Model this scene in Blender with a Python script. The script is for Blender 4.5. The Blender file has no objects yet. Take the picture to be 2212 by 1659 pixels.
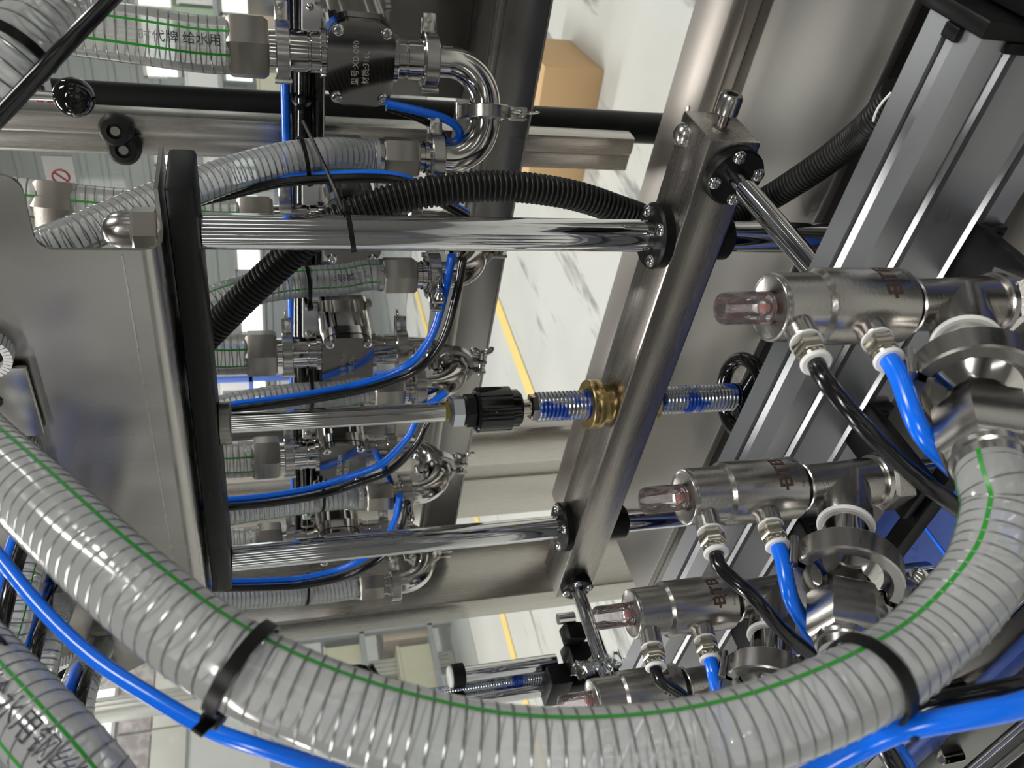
import bpy, bmesh, math, random
from mathutils import Vector as V, Matrix
random.seed(7)
sc = bpy.context.scene
col = sc.collection
PI = math.pi

# ------------------------------------------------------------------ camera
# the phone was held sideways: world up points to the left of the picture
CR = ((-0.2387633043, -0.1616659506, -0.9575260858),     # picture x axis in world
      (-0.6676665907, 0.7433314643, 0.0409836288),       # picture y axis (down)
      (0.7051336101, 0.6490935638, -0.2854192306))       # view direction
FPX, CX, CY = 1800.0, 1106.0, 829.5
CAM = V((0, 0, 1.4))
cd = bpy.data.cameras.new('camera'); cam = bpy.data.objects.new('camera', cd); col.objects.link(cam)
m = Matrix((( CR[0][0], -CR[1][0], -CR[2][0], CAM.x), (CR[0][1], -CR[1][1], -CR[2][1], CAM.y),
            (CR[0][2], -CR[1][2], -CR[2][2], CAM.z), (0, 0, 0, 1)))
cam.matrix_world = m
cd.sensor_width = 36; cd.lens = FPX / 2212 * 36; cd.clip_start = 0.02; cd.clip_end = 60
cd.dof.use_dof = True; cd.dof.focus_distance = .66; cd.dof.aperture_fstop = 15.0     # a phone lens: near hose and far hall slightly soft
sc.camera = cam
# ------------------------------------------------------------------ world and light
w = bpy.data.worlds.new('sky'); sc.world = w; w.use_nodes = True
w.node_tree.nodes['Background'].inputs[0].default_value = (0.85, 0.95, 1, 1)
w.node_tree.nodes['Background'].inputs[1].default_value = 1.6
sc.view_settings.view_transform = 'Standard'
try: sc.view_settings.look = 'None'
except Exception: pass
sc.view_settings.gamma = 1; sc.view_settings.use_curve_mapping = False
sc.view_settings.exposure = -0.05
sc.cycles.transparent_max_bounces = 20
sc.cycles.max_bounces = 6; sc.cycles.diffuse_bounces = 3; sc.cycles.glossy_bounces = 4; sc.cycles.transmission_bounces = 4
sc.cycles.caustics_reflective = False; sc.cycles.caustics_refractive = False
sc.cycles.sample_clamp_indirect = 5
sc.cycles.use_adaptive_sampling = True; sc.cycles.adaptive_threshold = 0.06; sc.cycles.adaptive_min_samples = 10
sc.cycles.light_sampling_threshold = 0.03; sc.cycles.use_light_tree = False
LAMP_W = 120.0
LAMPS = [(x, y) for x in (-2.4, 1.6, 5.6) for y in (-2.2, 2.4, 7.0)]
ROOM = (-5.0, 9.5, -5.0, 9.5, 4.6)      # x0 x1 y0 y1 height
def ceiling_light(x, y, i):
    l = bpy.data.lights.new('tube_glow', 'AREA'); l.shape = 'RECTANGLE'; l.size = 0.26; l.size_y = 1.9
    l.energy = LAMP_W; l.color = (1.0, 0.97, 0.92)
    o = bpy.data.objects.new('tube_glow', l); col.objects.link(o); o.location = (x, y, 4.3)
    return o

# ------------------------------------------------------------------ helpers
def ray(px, py):
    a, b = (px - CX) / FPX, (py - CY) / FPX
    return V([a * CR[0][i] + b * CR[1][i] + CR[2][i] for i in range(3)])
def at(px, py, d): return CAM + ray(px, py) * d                  # point at a depth
def on(px, py, ax, val):                                           # point on a world plane
    r = ray(px, py); return CAM + r * ((val - CAM[ax]) / r[ax])
def zx(px, X, Y):                                                  # height of picture column px on a vertical line
    a = (px - CX) / FPX
    n = sum(CR[0][i] * (X, Y)[i] for i in (0, 1)); dd = sum(CR[2][i] * (X, Y)[i] for i in (0, 1))
    return CAM.z + (a * dd - n) / (CR[0][2] - a * CR[2][2])
def perp(a):
    a = a.normalized(); t = V((0, 0, 1)) if abs(a.z) < .9 else V((1, 0, 0))
    u = a.cross(t).normalized(); return u, a.cross(u).normalized()
ORI = {}
class MB:
    def __init__(s): s.v = []; s.f = []
    def add(s, vs, fs):
        k = len(s.v); s.v += [V(p) for p in vs]; s.f += [tuple(i + k for i in f) for f in fs]; return s
    def box(s, c, d, rot=None, bev=0.0):
        c = V(c); h = V(d) / 2
        if bev:
            bm = bmesh.new(); bmesh.ops.create_cube(bm, size=1)
            for q in bm.verts: q.co = V((q.co.x * d[0], q.co.y * d[1], q.co.z * d[2]))
            bmesh.ops.bevel(bm, geom=bm.edges[:], offset=bev, segments=2, profile=.5, affect='EDGES')
            bm.verts.index_update()
            vs = [q.co.copy() for q in bm.verts]; fs = [[q.index for q in f.verts] for f in bm.faces]; bm.free()
        else:
            vs = [V((x * h.x, y * h.y, z * h.z)) for x in (-1, 1) for y in (-1, 1) for z in (-1, 1)]
            fs = [(0, 1, 3, 2), (4, 6, 7, 5), (0, 4, 5, 1), (2, 3, 7, 6), (0, 2, 6, 4), (1, 5, 7, 3)]
        if rot is not None: vs = [rot @ q for q in vs]
        return s.add([q + c for q in vs], fs)
    def span(s, a, b, bev=0.0):
        a, b = V(a), V(b); return s.box((a + b) / 2, [abs(b[i] - a[i]) for i in range(3)], None, bev)
    def lathe(s, o, ax, prof, n=32, a0=0.0, ref=None, a1=2 * PI):
        o = V(o); ax = V(ax).normalized()
        if ref is None: u, w_ = perp(ax)
        else:
            u = (V(ref) - ax * V(ref).dot(ax)).normalized(); w_ = ax.cross(u)
        full = abs(a1 - 2 * PI) < 1e-6; nn = n if full else n + 1
        vs, rings = [], []
        for t, r in prof:
            if r < 1e-7: rings.append([len(vs)]); vs.append(o + ax * t)
            else:
                rings.append(list(range(len(vs), len(vs) + nn)))
                for k in range(nn):
                    a = a0 + a1 * k / n; vs.append(o + ax * t + (u * math.cos(a) + w_ * math.sin(a)) * r)
        fs = []
        for A, B in zip(rings, rings[1:]):
            for k in range(n):
                k2 = (k + 1) % nn
                if len(A) == 1 and len(B) == 1: continue
                if len(A) == 1: fs.append((A[0], B[k2], B[k]))
                elif len(B) == 1: fs.append((A[k], A[k2], B[0]))
                else: fs.append((A[k], A[k2], B[k2], B[k]))
        return s.add(vs, fs)
    def cyl(s, p0, p1, r, r1=None, n=24, ch=0.0):
        p0, p1 = V(p0), V(p1); L = (p1 - p0).length; r1 = r if r1 is None else r1
        pr = [(0, 0), (0, r), (L, r1), (L, 0)] if not ch else [(0, 0), (0, r - ch), (ch, r), (L - ch, r1), (L, r1 - ch), (L, 0)]
        return s.lathe(p0, p1 - p0, pr, n)
    def ring(s, p0, p1, ro, ri, n=32, ch=0.0):
        p0, p1 = V(p0), V(p1); L = (p1 - p0).length
        if ch: pr = [(0, ri), (0, ro - ch), (ch, ro), (L - ch, ro), (L, ro - ch), (L, ri), (0, ri)]
        else: pr = [(0, ri), (0, ro), (L, ro), (L, ri), (0, ri)]
        return s.lathe(p0, p1 - p0, pr, n)
    def hex(s, p0, p1, rc, ri=0.0, ref=None, a0=0.0):
        p0, p1 = V(p0), V(p1); L = (p1 - p0).length; c = min(L * .12, rc * .14)
        return s.lathe(p0, p1 - p0, [(0, ri), (0, rc * .88), (c, rc), (L - c, rc), (L, rc * .88), (L, ri)], 6, a0, ref)
    def torus(s, c, ax, R, r, n=40, k=12):
        c = V(c); ax = V(ax).normalized()
        return s.lathe(c, ax, [(r * math.sin(2 * PI * i / k), R + r * math.cos(2 * PI * i / k)) for i in range(k + 1)], n)
    def sphere(s, c, r, n=20, k=10, ax=(0, 0, 1), lo=-PI / 2):
        return s.lathe(c, ax, [(r * math.sin(lo + (PI / 2 - lo) * i / k), r * math.cos(lo + (PI / 2 - lo) * i / k)) for i in range(k + 1)], n)
    def ellip(s, c, a, b, d, n=14, k=8):
        c, a, b, d = V(c), V(a), V(b), V(d); q = MB().sphere((0, 0, 0), 1.0, n, k)
        return s.add([c + a * v.x + b * v.y + d * v.z for v in q.v], q.f)
    def tube(s, pts, r, n=12, cap=True, squash=None):
        pts = [V(p) for p in pts]; rs = r if isinstance(r, (list, tuple)) else [r] * len(pts)
        F = frames(pts); vs = []; fs = []
        for p, (t, u, w_), q in zip(pts, F, rs):
            for k in range(n):
                a = 2 * PI * k / n; vs.append(p + (u * math.cos(a) + w_ * math.sin(a)) * q)
        for i in range(len(pts) - 1):
            for k in range(n):
                fs.append((i * n + k, i * n + (k + 1) % n, (i + 1) * n + (k + 1) % n, (i + 1) * n + k))
        if cap:
            fs.append(tuple(range(n))[::-1]); e = (len(pts) - 1) * n; fs.append(tuple(e + k for k in range(n)))
        return s.add(vs, fs)
    def prism(s, poly, o, eu, ev, en, h):
        o, eu, ev, en = V(o), V(eu), V(ev), V(en); n = len(poly)
        vs = [o + eu * a + ev * b for a, b in poly] + [o + eu * a + ev * b + en * h for a, b in poly]
        fs = [tuple(range(n))[::-1], tuple(range(n, 2 * n))] + [(i, (i + 1) % n, n + (i + 1) % n, n + i) for i in range(n)]
        return s.add(vs, fs)
    def build(s, name, mat, parent=None, origin=None, ang=38):
        if parent is not None: o0 = ORI[parent.name]
        elif origin is not None: o0 = V(origin)
        else:
            lo = V([min(q[i] for q in s.v) for i in range(3)]); hi = V([max(q[i] for q in s.v) for i in range(3)])
            o0 = V(((lo.x + hi.x) / 2, (lo.y + hi.y) / 2, lo.z))
        me = bpy.data.meshes.new(name); me.from_pydata([q - o0 for q in s.v], [], s.f)
        bm = bmesh.new(); bm.from_mesh(me); bmesh.ops.recalc_face_normals(bm, faces=bm.faces); bm.to_mesh(me); bm.free()
        me.shade_smooth(); me.set_sharp_from_angle(angle=math.radians(ang))
        me.materials.append(mat)
        o = bpy.data.objects.new(name, me); col.objects.link(o)
        if parent is not None: o.parent = parent
        else: o.location = o0
        ORI[o.name] = o0
        return o
def frames(pts):
    out = []; n = len(pts); u = None
    for i in range(n):
        t = (pts[min(i + 1, n - 1)] - pts[max(i - 1, 0)]).normalized()
        if u is None: u = perp(t)[0]
        else: u = (u - t * u.dot(t)).normalized()
        out.append((t, u, t.cross(u)))
    return out
def smooth(pts, step):
    """Catmull-Rom through the points, resampled at equal steps"""
    pts = [V(p) for p in pts]; P_ = [pts[0] * 2 - pts[1]] + pts + [pts[-1] * 2 - pts[-2]]; d = []
    for i in range(1, len(P_) - 2):
        a, b, c, e = P_[i - 1:i + 3]
        for k in range(24):
            t = k / 24; d.append(.5 * ((2 * b) + (c - a) * t + (2 * a - 5 * b + 4 * c - e) * t * t + (3 * b - a - 3 * c + e) * t ** 3))
    d.append(pts[-1]); out = [d[0]]; acc = 0
    for p, q in zip(d, d[1:]):
        L = (q - p).length; pos = 0
        while acc + L - pos >= step:
            pos += step - acc; out.append(p.lerp(q, pos / L)); acc = 0
        acc += L - pos
    if (out[-1] - d[-1]).length > step * .3: out.append(d[-1])
    return out
def empty(name, loc):
    o = bpy.data.objects.new(name, None); col.objects.link(o); o.location = V(loc); o.empty_display_size = .05
    ORI[o.name] = V(loc); return o
def tag(o, label=None, cat=None, group=None, kind=None):
    if label: o['label'] = label
    if cat: o['category'] = cat
    if group: o['group'] = group
    if kind: o['kind'] = kind
    return o
def copy_tree(o, parent=None, kids=None):
    kids = kids or KIDS()
    c = o.copy(); col.objects.link(c); c.parent = parent
    ORI[c.name] = ORI.get(o.name, V((0, 0, 0)))
    for ch in kids.get(o.name, []): copy_tree(ch, c, kids)
    return c
def KIDS():
    k = {}
    for o in list(col.objects):
        if o.parent: k.setdefault(o.parent.name, []).append(o)
    return k
_dg = None
def ordinal(k): return ['first', 'second', 'third', 'fourth', 'fifth', 'sixth', 'seventh', 'eighth', 'ninth', 'tenth', 'eleventh', 'twelfth', 'thirteenth'][k]
def text_verts(body, size, extrude=0.0, bold=0.0):
    cu = bpy.data.curves.new('lettering', 'FONT'); cu.body = body; cu.size = size; cu.extrude = extrude; cu.offset = bold
    cu.align_x = 'CENTER'; cu.align_y = 'CENTER'; cu.resolution_u = 3
    o = bpy.data.objects.new('lettering', cu); col.objects.link(o)
    dg = bpy.context.evaluated_depsgraph_get(); me = bpy.data.meshes.new_from_object(o.evaluated_get(dg))
    vs = [q.co.copy() for q in me.vertices]; fs = [tuple(p.vertices) for p in me.polygons]
    bpy.data.objects.remove(o); bpy.data.curves.remove(cu); bpy.data.meshes.remove(me)
    return vs, fs
def text_flat(body, size, o, eu, ev, name, mat, parent, bold=1.0):
    vs, fs = text_verts(body, size); o, eu, ev = V(o), V(eu).normalized(), V(ev).normalized()
    b = MB(); b.add([o + eu * q.x * bold + ev * q.y for q in vs], fs); return b.build(name, mat, parent)
def text_round(body, size, o, ax, ref, r, name, mat, parent, along=True, wide=1.0, bold=0.0):
    """lettering wrapped on a cylinder: along=True runs along the axis, else round it"""
    vs, fs = text_verts(body, size, 0, bold); o, ax = V(o), V(ax).normalized()
    u = (V(ref) - ax * V(ref).dot(ax)).normalized(); w_ = ax.cross(u); b = MB(); out = []
    for q in vs:
        t, s_ = (q.x * wide, -q.y) if along else (q.y, q.x * wide)
        a = s_ / r; out.append(o + ax * t + (u * math.cos(a) + w_ * math.sin(a)) * r)
    b.add(out, fs); return b.build(name, mat, parent)

# ------------------------------------------------------------------ materials
M = {}
def mat(name, base, metal=0.0, rough=.5, **k):
    mt = bpy.data.materials.new(name); mt.use_nodes = True; nt = mt.node_tree; p = nt.nodes['Principled BSDF']
    p.inputs['Base Color'].default_value = (*base, 1); p.inputs['Metallic'].default_value = metal; p.inputs['Roughness'].default_value = rough
    for kk, vv in k.items():
        if kk in ('brush', 'blot', 'grain', 'wave'): continue
        p.inputs[kk].default_value = vv
    tc = nt.nodes.new('ShaderNodeTexCoord')
    def noise(scale, detail=3.0, vec=None):
        n = nt.nodes.new('ShaderNodeTexNoise'); n.inputs['Scale'].default_value = scale; n.inputs['Detail'].default_value = detail
        if vec is not None:
            mp = nt.nodes.new('ShaderNodeMapping'); mp.inputs['Scale'].default_value = vec; nt.links.new(tc.outputs['Object'], mp.inputs[0]); nt.links.new(mp.outputs[0], n.inputs['Vector'])
        else: nt.links.new(tc.outputs['Object'], n.inputs['Vector'])
        return n
    if 'brush' in k:          # stretched grain: roughness and fine relief
        vec, amt = k['brush']; n = noise(1.0, 2.0, vec)
        mr = nt.nodes.new('ShaderNodeMapRange'); mr.inputs['To Min'].default_value = rough - amt; mr.inputs['To Max'].default_value = rough + amt
        nt.links.new(n.outputs[0], mr.inputs[0]); nt.links.new(mr.outputs[0], p.inputs['Roughness'])
        bp = nt.nodes.new('ShaderNodeBump'); bp.inputs['Strength'].default_value = .025; bp.inputs['Distance'].default_value = .001
        nt.links.new(n.outputs[0], bp.inputs['Height']); nt.links.new(bp.outputs[0], p.inputs['Normal'])
    if 'wave' in k:           # rubbed patches of rolled sheet
        vec, st = k['wave']; n3 = noise(1.0, 0.0, vec)
        mr = nt.nodes.new('ShaderNodeMapRange'); mr.inputs['To Min'].default_value = rough - st; mr.inputs['To Max'].default_value = rough + st
        nt.links.new(n3.outputs[0], mr.inputs[0]); nt.links.new(mr.outputs[0], p.inputs['Roughness'])
    if 'blot' in k:           # colour variation
        c2, scale, lo, hi = k['blot']; n = noise(scale, 3.0)
        cr = nt.nodes.new('ShaderNodeValToRGB'); cr.color_ramp.elements[0].position = lo; cr.color_ramp.elements[1].position = hi
        cr.color_ramp.elements[0].color = (*base, 1); cr.color_ramp.elements[1].color = (*c2, 1)
        nt.links.new(n.outputs[0], cr.inputs[0]); nt.links.new(cr.outputs[0], p.inputs['Base Color'])
    if 'grain' in k:
        sc_, st = k['grain']; n = noise(sc_, 1.0); bp = nt.nodes.new('ShaderNodeBump'); bp.inputs['Strength'].default_value = st; bp.inputs['Distance'].default_value = .001
        nt.links.new(n.outputs[0], bp.inputs['Height']); nt.links.new(bp.outputs[0], p.inputs['Normal'])
    M[name] = mt; return mt
mat('steel_beam', (.35, .325, .30), 1, .28, brush=((500, 5, 500), .05))
mat('steel_brushed', (.40, .375, .345), 1, .30, brush=((600, 5, 600), .05))
mat('steel_vertical', (.50, .475, .44), 1, .26, brush=((700, 700, 8), .06))
mat('steel_sheet', (.40, .383, .362), 1, .27, wave=((8, 22, 5), .11))
mat('steel_rail', (.34, .315, .29), 1, .40, brush=((600, 5, 600), .04))
mat('steel_table', (.27, .26, .247), 1, .44, brush=((500, 8, 30), .04))
mat('steel_dark', (.30, .29, .275), 1, .30, brush=((400, 6, 400), .05))
mat('steel_blackish', (.13, .125, .12), 1, .34, brush=((400, 6, 400), .05))  # blackish steel of the conveyor bed, shroud and base panel
mat('steel_satin', (.47, .455, .435), 1, .24, grain=(900, .04))
mat('steel_cast', (.37, .355, .335), 1, .27, grain=(500, .08))
mat('steel_hex', (.30, .28, .255), 1, .34, grain=(700, .08))
mat('chrome', (.72, .71, .70), 1, .06)
mat('chrome_rod', (.68, .685, .70), 1, .06)
mat('polish', (.62, .60, .575), 1, .10)
mat('cover_polish', (.40, .385, .37), 1, .08)
mat('nickel', (.62, .58, .50), 1, .16)
mat('zinc', (.62, .65, .70), 1, .18)
mat('brass', (.52, .39, .17), 1, .28, brush=((30, 30, 600), .05))
mat('aluminium', (.43, .44, .465), .9, .38, brush=((900, 6, 900), .06))
mat('aluminium_cast', (.60, .60, .60), .8, .42, grain=(600, .1))
mat('black_anodised', (.006, .006, .0065), 0, .40, **{'Specular IOR Level': .25})
mat('black_plastic', (.004, .004, .0045), 0, .40, **{'Specular IOR Level': .22})
mat('black_gloss', (.006, .006, .006), 0, .08)
mat('black_rubber', (.006, .006, .006), 0, .44, **{'Specular IOR Level': .3})
mat('black_tube', (.008, .008, .009), 0, .16)
mat('blue_tube', (.002, .16, .92), 0, .22)
mat('blue_film', (.003, .032, .20), 0, .42, grain=(60, .15))
mat('white_plastic', (.80, .80, .78), 0, .35)
mat('white_trim', (.72, .72, .72), 0, .45)
mat('green_stripe', (.015, .26, .02), 0, .35)
mat('ink', (.012, .012, .03), 0, .6)
mat('etch', (.52, .50, .45), .4, .6)
mat('brown_print', (.055, .03, .018), 0, .5)
mat('grey_print', (.10, .09, .08), 0, .5)
mat('red_rubber', (.55, .14, .11), 0, .35)
mat('coil_wire', (.26, .28, .27), .7, .30)
mat('cardboard', (.50, .33, .17), 0, .8, grain=(300, .1))
mat('card_print', (.22, .13, .06), 0, .8)
mat('yellow_paint', (.66, .52, .17), 0, .6)
mat('wall_grey', (.40, .42, .41), 0, .7)
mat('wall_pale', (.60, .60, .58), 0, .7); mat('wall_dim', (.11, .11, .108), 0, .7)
mat('panel_pink', (.40, .32, .31), 0, .5, blot=((.55, .53, .52), 9, .45, .62))
mat('panel_cream', (.66, .63, .57), 0, .5)
mat('frame_alu', (.60, .58, .54), .7, .35)
mat('roof_sheet', (.11, .11, .11), 0, .6)
mat('rack_blue', (.10, .20, .65), 0, .4)
mat('crate_grey', (.32, .34, .35), 0, .6); mat('crate_white', (.74, .74, .72), 0, .5); mat('crate_red', (.42, .16, .14), 0, .5)
mat('crate_yellow', (.60, .58, .42), 0, .5); mat('crate_dark', (.10, .11, .11), 0, .5); mat('crate_tan', (.52, .42, .33), 0, .6); mat('crate_green', (.36, .48, .33), 0, .6)
mat('paper', (.78, .77, .75), 0, .55); mat('sign_red', (.55, .05, .05), 0, .5); mat('sign_yellow', (.85, .60, .05), 0, .5)
mat('machine_white', (.66, .66, .64), 0, .45)
def nodes(name):
    mt = bpy.data.materials.new(name); mt.use_nodes = True; nt = mt.node_tree; nt.nodes.clear()
    out = nt.nodes.new('ShaderNodeOutputMaterial'); M[name] = mt
    return nt, out
def clear(name, see, tint, body, rough, ior=1.45):
    """clear soft plastic: what it lets through, what it scatters, and a glossy skin"""
    nt, out = nodes(name); N = nt.nodes.new; L = nt.links.new
    tr = N('ShaderNodeBsdfTransparent'); tr.inputs[0].default_value = (*tint, 1)
    df = N('ShaderNodeBsdfDiffuse'); df.inputs[0].default_value = (*body, 1)
    tl = N('ShaderNodeBsdfTranslucent'); tl.inputs[0].default_value = (*body, 1)
    m1 = N('ShaderNodeMixShader'); m1.inputs[0].default_value = .45; L(df.outputs[0], m1.inputs[1]); L(tl.outputs[0], m1.inputs[2])
    m2 = N('ShaderNodeMixShader'); m2.inputs[0].default_value = 1 - see; L(tr.outputs[0], m2.inputs[1]); L(m1.outputs[0], m2.inputs[2])
    gl = N('ShaderNodeBsdfGlossy'); gl.inputs['Roughness'].default_value = rough; gl.inputs[0].default_value = (1, 1, 1, 1)
    fr = N('ShaderNodeFresnel'); fr.inputs[0].default_value = ior
    m3 = N('ShaderNodeMixShader'); L(fr.outputs[0], m3.inputs[0]); L(m2.outputs[0], m3.inputs[1]); L(gl.outputs[0], m3.inputs[2]); L(m3.outputs[0], out.inputs[0])
clear('hose_clear', .42, (.95, .965, .96), (.86, .87, .88), .13)
clear('hose_bright', .46, (.96, .97, .96), (.86, .86, .82), .10)
clear('knob_clear', .88, (.98, .96, .97), (.85, .80, .81), .04, 1.5)
clear('door_clear', .86, (.93, .95, .95), (.55, .57, .57), .03, 1.4)
def glow(name, c, s):
    nt, out = nodes(name); e = nt.nodes.new('ShaderNodeEmission'); e.inputs[0].default_value = (*c, 1); e.inputs[1].default_value = s
    nt.links.new(e.outputs[0], out.inputs[0])
glow('window_glow', (.96, 1.0, .94), 2.6); mat('lamp_glow', (.9, .9, .88), 0, .3)
def grease():
    mt = mat('thread_grease', (.50, .53, .56), 1, .2); nt = mt.node_tree; p = nt.nodes['Principled BSDF']
    tc = nt.nodes.new('ShaderNodeTexCoord'); n = nt.nodes.new('ShaderNodeTexNoise'); n.inputs['Scale'].default_value = 34; n.inputs['Detail'].default_value = 4
    nt.links.new(tc.outputs['Object'], n.inputs['Vector'])
    cr = nt.nodes.new('ShaderNodeValToRGB'); cr.color_ramp.elements[0].position = .46; cr.color_ramp.elements[1].position = .56
    cr.color_ramp.elements[0].color = (.5, .53, .56, 1); cr.color_ramp.elements[1].color = (.005, .05, .33, 1)
    nt.links.new(n.outputs[0], cr.inputs[0]); nt.links.new(cr.outputs[0], p.inputs['Base Color'])
    inv = nt.nodes.new('ShaderNodeMapRange'); inv.inputs[1].default_value = .46; inv.inputs[2].default_value = .56; inv.inputs[3].default_value = 1; inv.inputs[4].default_value = 0
    nt.links.new(n.outputs[0], inv.inputs[0]); nt.links.new(inv.outputs[0], p.inputs['Metallic'])
grease()
def floor_paint():
    mt = mat('floor_paint', (.50, .515, .49), 0, .38); nt = mt.node_tree; p = nt.nodes['Principled BSDF']; N = nt.nodes.new; L = nt.links.new
    tc = N('ShaderNodeTexCoord'); mp = N('ShaderNodeMapping'); mp.inputs['Rotation'].default_value = (0, 0, .35); mp.inputs['Scale'].default_value = (.55, 3.2, 1); L(tc.outputs['Object'], mp.inputs[0])
    n = N('ShaderNodeTexNoise'); n.inputs['Scale'].default_value = 1.15; n.inputs['Detail'].default_value = 9; n.inputs['Roughness'].default_value = .62; L(mp.outputs[0], n.inputs['Vector'])
    cr = N('ShaderNodeValToRGB'); e = cr.color_ramp.elements; e[0].position = .575; e[0].color = (.50, .515, .49, 1); e[1].position = .64; e[1].color = (.20, .205, .21, 1)
    L(n.outputs[0], cr.inputs[0])
    n2 = N('ShaderNodeTexNoise'); n2.inputs['Scale'].default_value = 1.6; n2.inputs['Detail'].default_value = 6; L(tc.outputs['Object'], n2.inputs['Vector'])
    mx = N('ShaderNodeMixRGB'); mx.blend_type = 'MULTIPLY'; mx.inputs[0].default_value = 1
    c2 = N('ShaderNodeValToRGB'); c2.color_ramp.elements[0].position = .3; c2.color_ramp.elements[0].color = (.88, .88, .88, 1); c2.color_ramp.elements[1].position = .6; c2.color_ramp.elements[1].color = (1, 1, 1, 1)
    L(n2.outputs[0], c2.inputs[0]); L(cr.outputs[0], mx.inputs[1]); L(c2.outputs[0], mx.inputs[2]); L(mx.outputs[0], p.inputs['Base Color'])
floor_paint()
# ------------------------------------------------------------------ the room
X0, X1, Y0, Y1, H = ROOM
def struct(o): tag(o, kind='structure'); return o
fl = MB().span((X0, Y0, -.1), (X1, Y1, 0)).build('floor', M['floor_paint']); struct(fl); fl['label'] = 'pale grey painted workshop floor with dark scuffs'
def ribbed(a, b, z0, z1, pitch, dep, nrm):
    """sheet cladding with horizontal ribs between two plan points"""
    a, b, nrm = V(a), V(b), V(nrm); prof = []; z = z0
    while z < z1 - 1e-6:
        e = min(z + pitch, z1); prof += [(z, 0), (z + (e - z) * .6, 0), (z + (e - z) * .68, dep), (z + (e - z) * .92, dep)]; z = e
    prof += [(z1, 0), (z1, -.12), (z0, -.12)]
    d = (b - a); return MB().prism(prof, a, (0, 0, 1), nrm, d.normalized(), d.length)
wb = struct(ribbed((X1, Y0, 0), (X1, Y1, 0), 0, H, .22, .03, (-1, 0, 0)).build('wall_back', M['wall_grey'], ang=20)); wb['label'] = 'grey ribbed sheet wall with window bands'
wf = struct(MB().span((X0, Y1, 0), (X1, Y1 + .12, H)).build('wall_far', M['wall_pale'])); wf['label'] = 'pale far wall with panel bands under a bright window strip'
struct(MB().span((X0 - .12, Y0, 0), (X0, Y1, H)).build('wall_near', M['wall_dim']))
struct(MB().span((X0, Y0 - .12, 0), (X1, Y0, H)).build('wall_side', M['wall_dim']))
struct(MB().span((X0, Y0, H), (X1, Y1, H + .1)).build('ceiling', M['roof_sheet']))
for i, (x, y) in enumerate(LAMPS):
    t = tag(empty('ceiling_light', (x, y, 4.32)), 'fluorescent ceiling light, %s lamp of the %s row' % (['near', 'middle', 'far'][i % 3], ['first', 'second', 'third'][i // 3]), 'light', 'ceiling lights')
    MB().span((x - .13, y - 1.0, 4.33), (x + .13, y + 1.0, 4.42), .01).build('housing', M['machine_white'], t)
    for sx in (-1, 1): MB().cyl((x + sx * .06, y - .95, 4.325), (x + sx * .06, y + .95, 4.325), .013, n=10).build('tube', M['lamp_glow'], t)
    for yy in (-.7, .7): MB().cyl((x, y + yy, 4.42), (x, y + yy, H), .006, n=8).build('hanger', M['frame_alu'], t)
    ceiling_light(x, y, i)
wn = 0
def window(a, b, z0, z1, nrm, cols):
    """strip window: frame, mullions and bright panes set in the wall face"""
    global wn; wn += 1
    a, b, n_ = V(a), V(b), V(nrm); d = (b - a).normalized(); L = (b - a).length
    root = empty('window_%d' % wn, a + V((0, 0, z0))); tag(root, kind='structure')
    f = MB()
    def bar(s0, s1, q0, q1, dep): f.add([a + d * s + n_ * e + V((0, 0, q)) for s in (s0, s1) for e in (0, dep) for q in (q0, q1)], [(0, 1, 3, 2), (4, 6, 7, 5), (0, 4, 5, 1), (2, 3, 7, 6), (0, 2, 6, 4), (1, 5, 7, 3)])
    bar(0, L, z0, z0 + .04, .05); bar(0, L, z1 - .04, z1, .05)
    for k in range(cols + 1): s = L * k / cols; bar(max(0, s - .02), min(L, s + .02), z0, z1, .05)
    f.build('window_frame', M['frame_alu'], root)
    for k in range(cols):
        g = MB(); s0, s1 = L * k / cols + .02, L * (k + 1) / cols - .02
        g.add([a + d * s + n_ * .034 + V((0, 0, q)) for s, q in ((s0, z0 + .04), (s1, z0 + .04), (s1, z1 - .04), (s0, z1 - .04))], [(0, 1, 2, 3)]).build('pane', M['window_glow'], root)
for (pa, pb) in ((382, 296), (549, 474)):
    z0, z1 = zx(pa, X1, 3.4), zx(pb, X1, 3.4)
    for y in (-3.2, -.7, 1.8, 4.3, 6.8): window((X1, y, 0), (X1, y + 2.2, 0), z0, z1, (-1, 0, 0), 3)
for y in (-3.4, -.9, 1.7, 4.2, 6.6): window((X0, y, 0), (X0, y + .4, 0), 1.0, 3.0, (1, 0, 0), 1)  # unseen glowing strips added behind the camera to streak the rods and shield
for x in (-3.6, -.8, 2.0, 5.4): window((x + .4, Y0, 0), (x, Y0, 0), 1.0, 3.0, (0, 1, 0), 1)  # more added strips on the unseen side wall, for streaks in the metal
z0 = zx(242, 4.6, Y1)
for x in (-2, 1.0, 3.4, 5.9): window((x, Y1, 0), (x + 2.2, Y1, 0), z0, z0 + .75, (0, -1, 0), 2)
for k, x in enumerate([2.2 + .9 * i for i in range(7)]):
    MB().span((x, Y1 - .04, zx(322, 4.6, Y1)), (x + .86, Y1 + .01, z0 - .03), .006).build('wall_panel', M['panel_pink'], wf)
    MB().span((x, Y1 - .05, zx(402, 4.6, Y1)), (x + .88, Y1 + .01, zx(326, 4.6, Y1)), .006).build('wall_panel', M['panel_cream'], wf)
# aluminium post standing before the far wall
p = on(300, 1524, 1, 6.2)
pt = tag(empty('aluminium_post', (p.x, 6.2, 0)), 'slotted aluminium post before the far wall panels', 'post')
MB().span((p.x - .07, 6.13, 0), (p.x + .07, 6.27, 3.6), .01).build('column', M['frame_alu'], pt)
for s in (-.04, .0, .04): MB().span((p.x + s - .006, 6.12, 0.05), (p.x + s + .006, 6.135, 3.6)).build('rib', M['frame_alu'], pt)
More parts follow.
